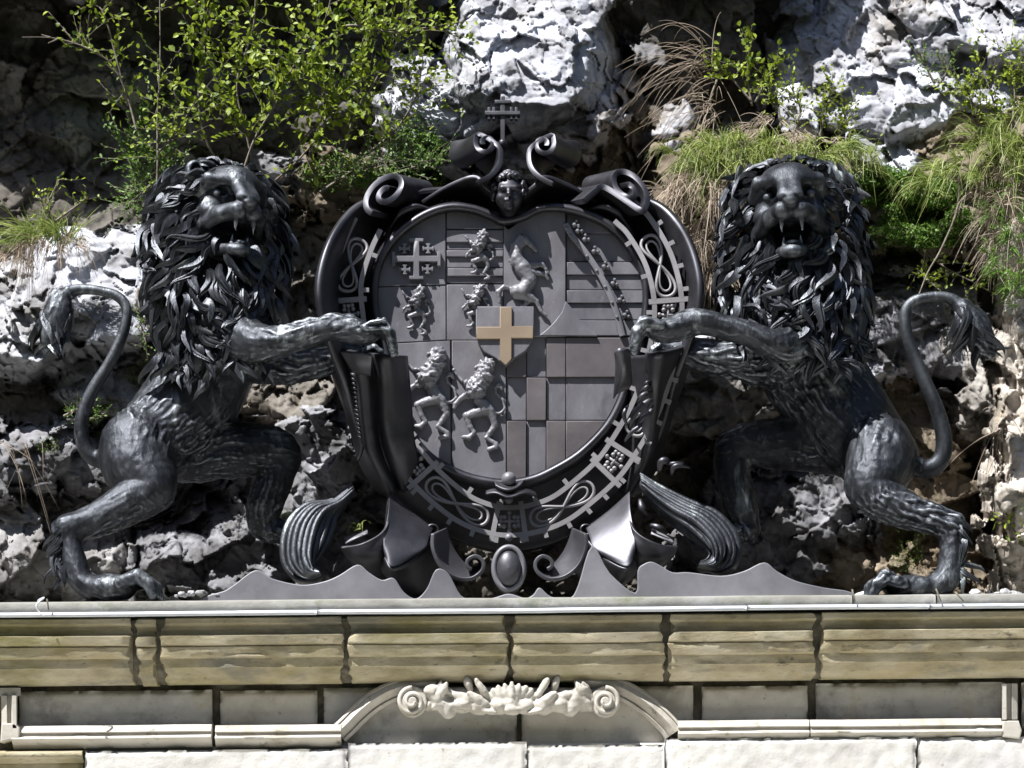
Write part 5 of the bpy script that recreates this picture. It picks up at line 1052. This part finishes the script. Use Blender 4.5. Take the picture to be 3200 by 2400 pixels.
mat_of_leaves('thin green growth on the rock left of the top scrolls', 'ground_cover', [(1300, 480, 1., 90, 80, 1300), (1240, 560, .9, 150, 40, 900), (1050, 540, 1., 120, 60, 700)], M_leafd, 2, .02)
mat_of_leaves('green moss on the shaded rocks at the lower right', 'moss', [(2830, 1700, .9, 60, 90, 900), (2850, 880, 1., 120, 80, 350), (2160, 1530, 1., 60, 40, 250), (880, 1630, 1., 60, 40, 300)], M_moss, 3, .011)
mat_of_leaves('green moss on the pale rocks at the left', 'moss', [(450, 1170, .9, 60, 40, 380), (290, 1290, .9, 110, 50, 500), (150, 1390, .9, 40, 25, 150), (310, 1310, .9, 60, 50, 250)], M_moss, 4, .013)
# dead twigs that hang from the dark recess
def dead(label, start, n, L, seed, spread=.5, d0=(-.7, -.1, .2), droop=1.2, r0=.004):
    r = np.random.RandomState(seed); mb = MB()
    for i in range(n):
        p = P(start[0]+r.normal()*start[3], start[1]+r.normal()*start[4], start[2]); d = np.array(d0)+r.normal(size=3)*spread*np.array([1, .4, 1]); d /= np.linalg.norm(d); l = L*r.uniform(.4, 1.2); s_ = np.linspace(0, 1, 12)[:, None]
        q = p+d*l*s_+np.array([0, 0, -1])*droop*l*.5*s_**2.2+r.normal(size=3)*.12*l*s_**2; mb.add(*sweep(q, np.linspace(r0*r.uniform(.5, 1), .0008, 12), 4))
    tag(mb.build('dry_stalks', M_straw), label, 'dead stalks')
dead('arching dead stalks in front of the dark hollow right of the cross', (2200, 210, .9, 22, 40), 48, .5, 1)
dead('lower spray of dead stalks hanging above the right scroll', (2230, 330, .85, 20, 40), 34, .5, 2, d0=(-.6, -.1, -.2))
dead('few loose straws on the rock at the left behind the lion', (60, 1380, .35, 40, 10), 9, .4, 3, d0=(.1, -.2, -.4), spread=.3, r0=.003)
dead('thin roots hanging over the rock right of the tail', (3110, 1330, .3, 20, 40), 9, .35, 4, d0=(-.5, -.1, -.1))
mb = MB()
for q in ([(3000, 560, .4), (2990, 660, .4), (2940, 780, .4), (2900, 850, .4), (2870, 925, .4)], [(2240, 250, .9), (2220, 330, .9), (2260, 440, .85), (2280, 560, .8)]):
    mb = MB(); c = catmull(Pl(q), 8); mb.add(*sweep(c, np.linspace(.008, .004, len(c)), 6)); tag(mb.build('bare_twig', M_twig), ['bare curved stem hanging above the right lion\'s tail', 'woody stem rising from the grass hump into the dark hollow'][0 if q[0][0] > 2900 else 1], 'stem')
grass('few green grass blades growing out of the left bronze bowl', 'grass tuft', [(1120, 1650, -.2, 14, 6, 9, .17, .1, 1, .5, 1.1)], M_grass, 9, w_=.008)
# bits on the ledge: bent wire, spikes, stones
c = catmull(Pl([(118, 1886, -.80), (120, 1876, -.84), (138, 1868, -.86), (114, 1890, -.89), (122, 1912, -.89), (140, 1925, -.90)]), 6)
V, F = sweep(c, .005, 6); tag(mk('bent_wire', V, F, M_flash), 'bent white wire hooked over the ledge edge at the far left', 'wire')
for i, (x, y, x2, y2, lb) in enumerate([(147, 1872, 152, 1906, 'short dark spike on the ledge beside the bent wire'), (2663, 1842, 2672, 1880, 'dark spike on the ledge left of the right lion\'s foot'), (2925, 1840, 2941, 1880, 'dark spike on the ledge under the right lion\'s foot'), (2985, 1850, 3012, 1880, 'rightmost dark spike leaning on the ledge')]):
    V, F = sweep(np.array([P(x, y, -.76), P((x+x2)/2, (y+y2)/2, -.77), P(x2, y2, -.78)]), [.006, .005, .003], 5); tag(mk('spike', V, F, M_mortar), lb, 'spike', 'dark spikes on the ledge')
def stone(x, y, Y, r, seed, name, parent=None):
    t = np.linspace(0.02, math.pi-.02, 14); th = np.linspace(0, 2*math.pi, 20, endpoint=False); c = P(x, y, Y)
    V = np.array([[math.sin(a)*math.cos(b), math.sin(a)*math.sin(b), math.cos(a)*.7] for a in t for b in th])*r; V = V*(1+.35*fbm(V/r*1.3+seed, 3, seed))[:, None]
    return mk(name, V+c, grid_faces(14, 20, True), M_rock, parent)
r = random.Random(9)
for i in range(26):
    x = r.choice([r.uniform(440, 720), r.uniform(440, 720), r.uniform(2980, 3190), r.uniform(2650, 2700)]); y = 1858+r.uniform(-4, 6); s_ = r.uniform(.012, .04)
    o = stone(x, y, r.uniform(-.5, -.2), s_, i, 'stone'); left_ = x < 2000
    at = o.data.color_attributes.new('tone', 'FLOAT_COLOR', 'POINT'); at.data.foreach_set('color', np.ones(len(o.data.vertices)*4))
    tag(o, 'small pale stone lying on the ledge beside the left lion\'s foot' if left_ else 'small pale stone lying on the ledge near the right lion\'s foot', 'stone', 'stones on the ledge, left end' if left_ else 'stones on the ledge, right end')
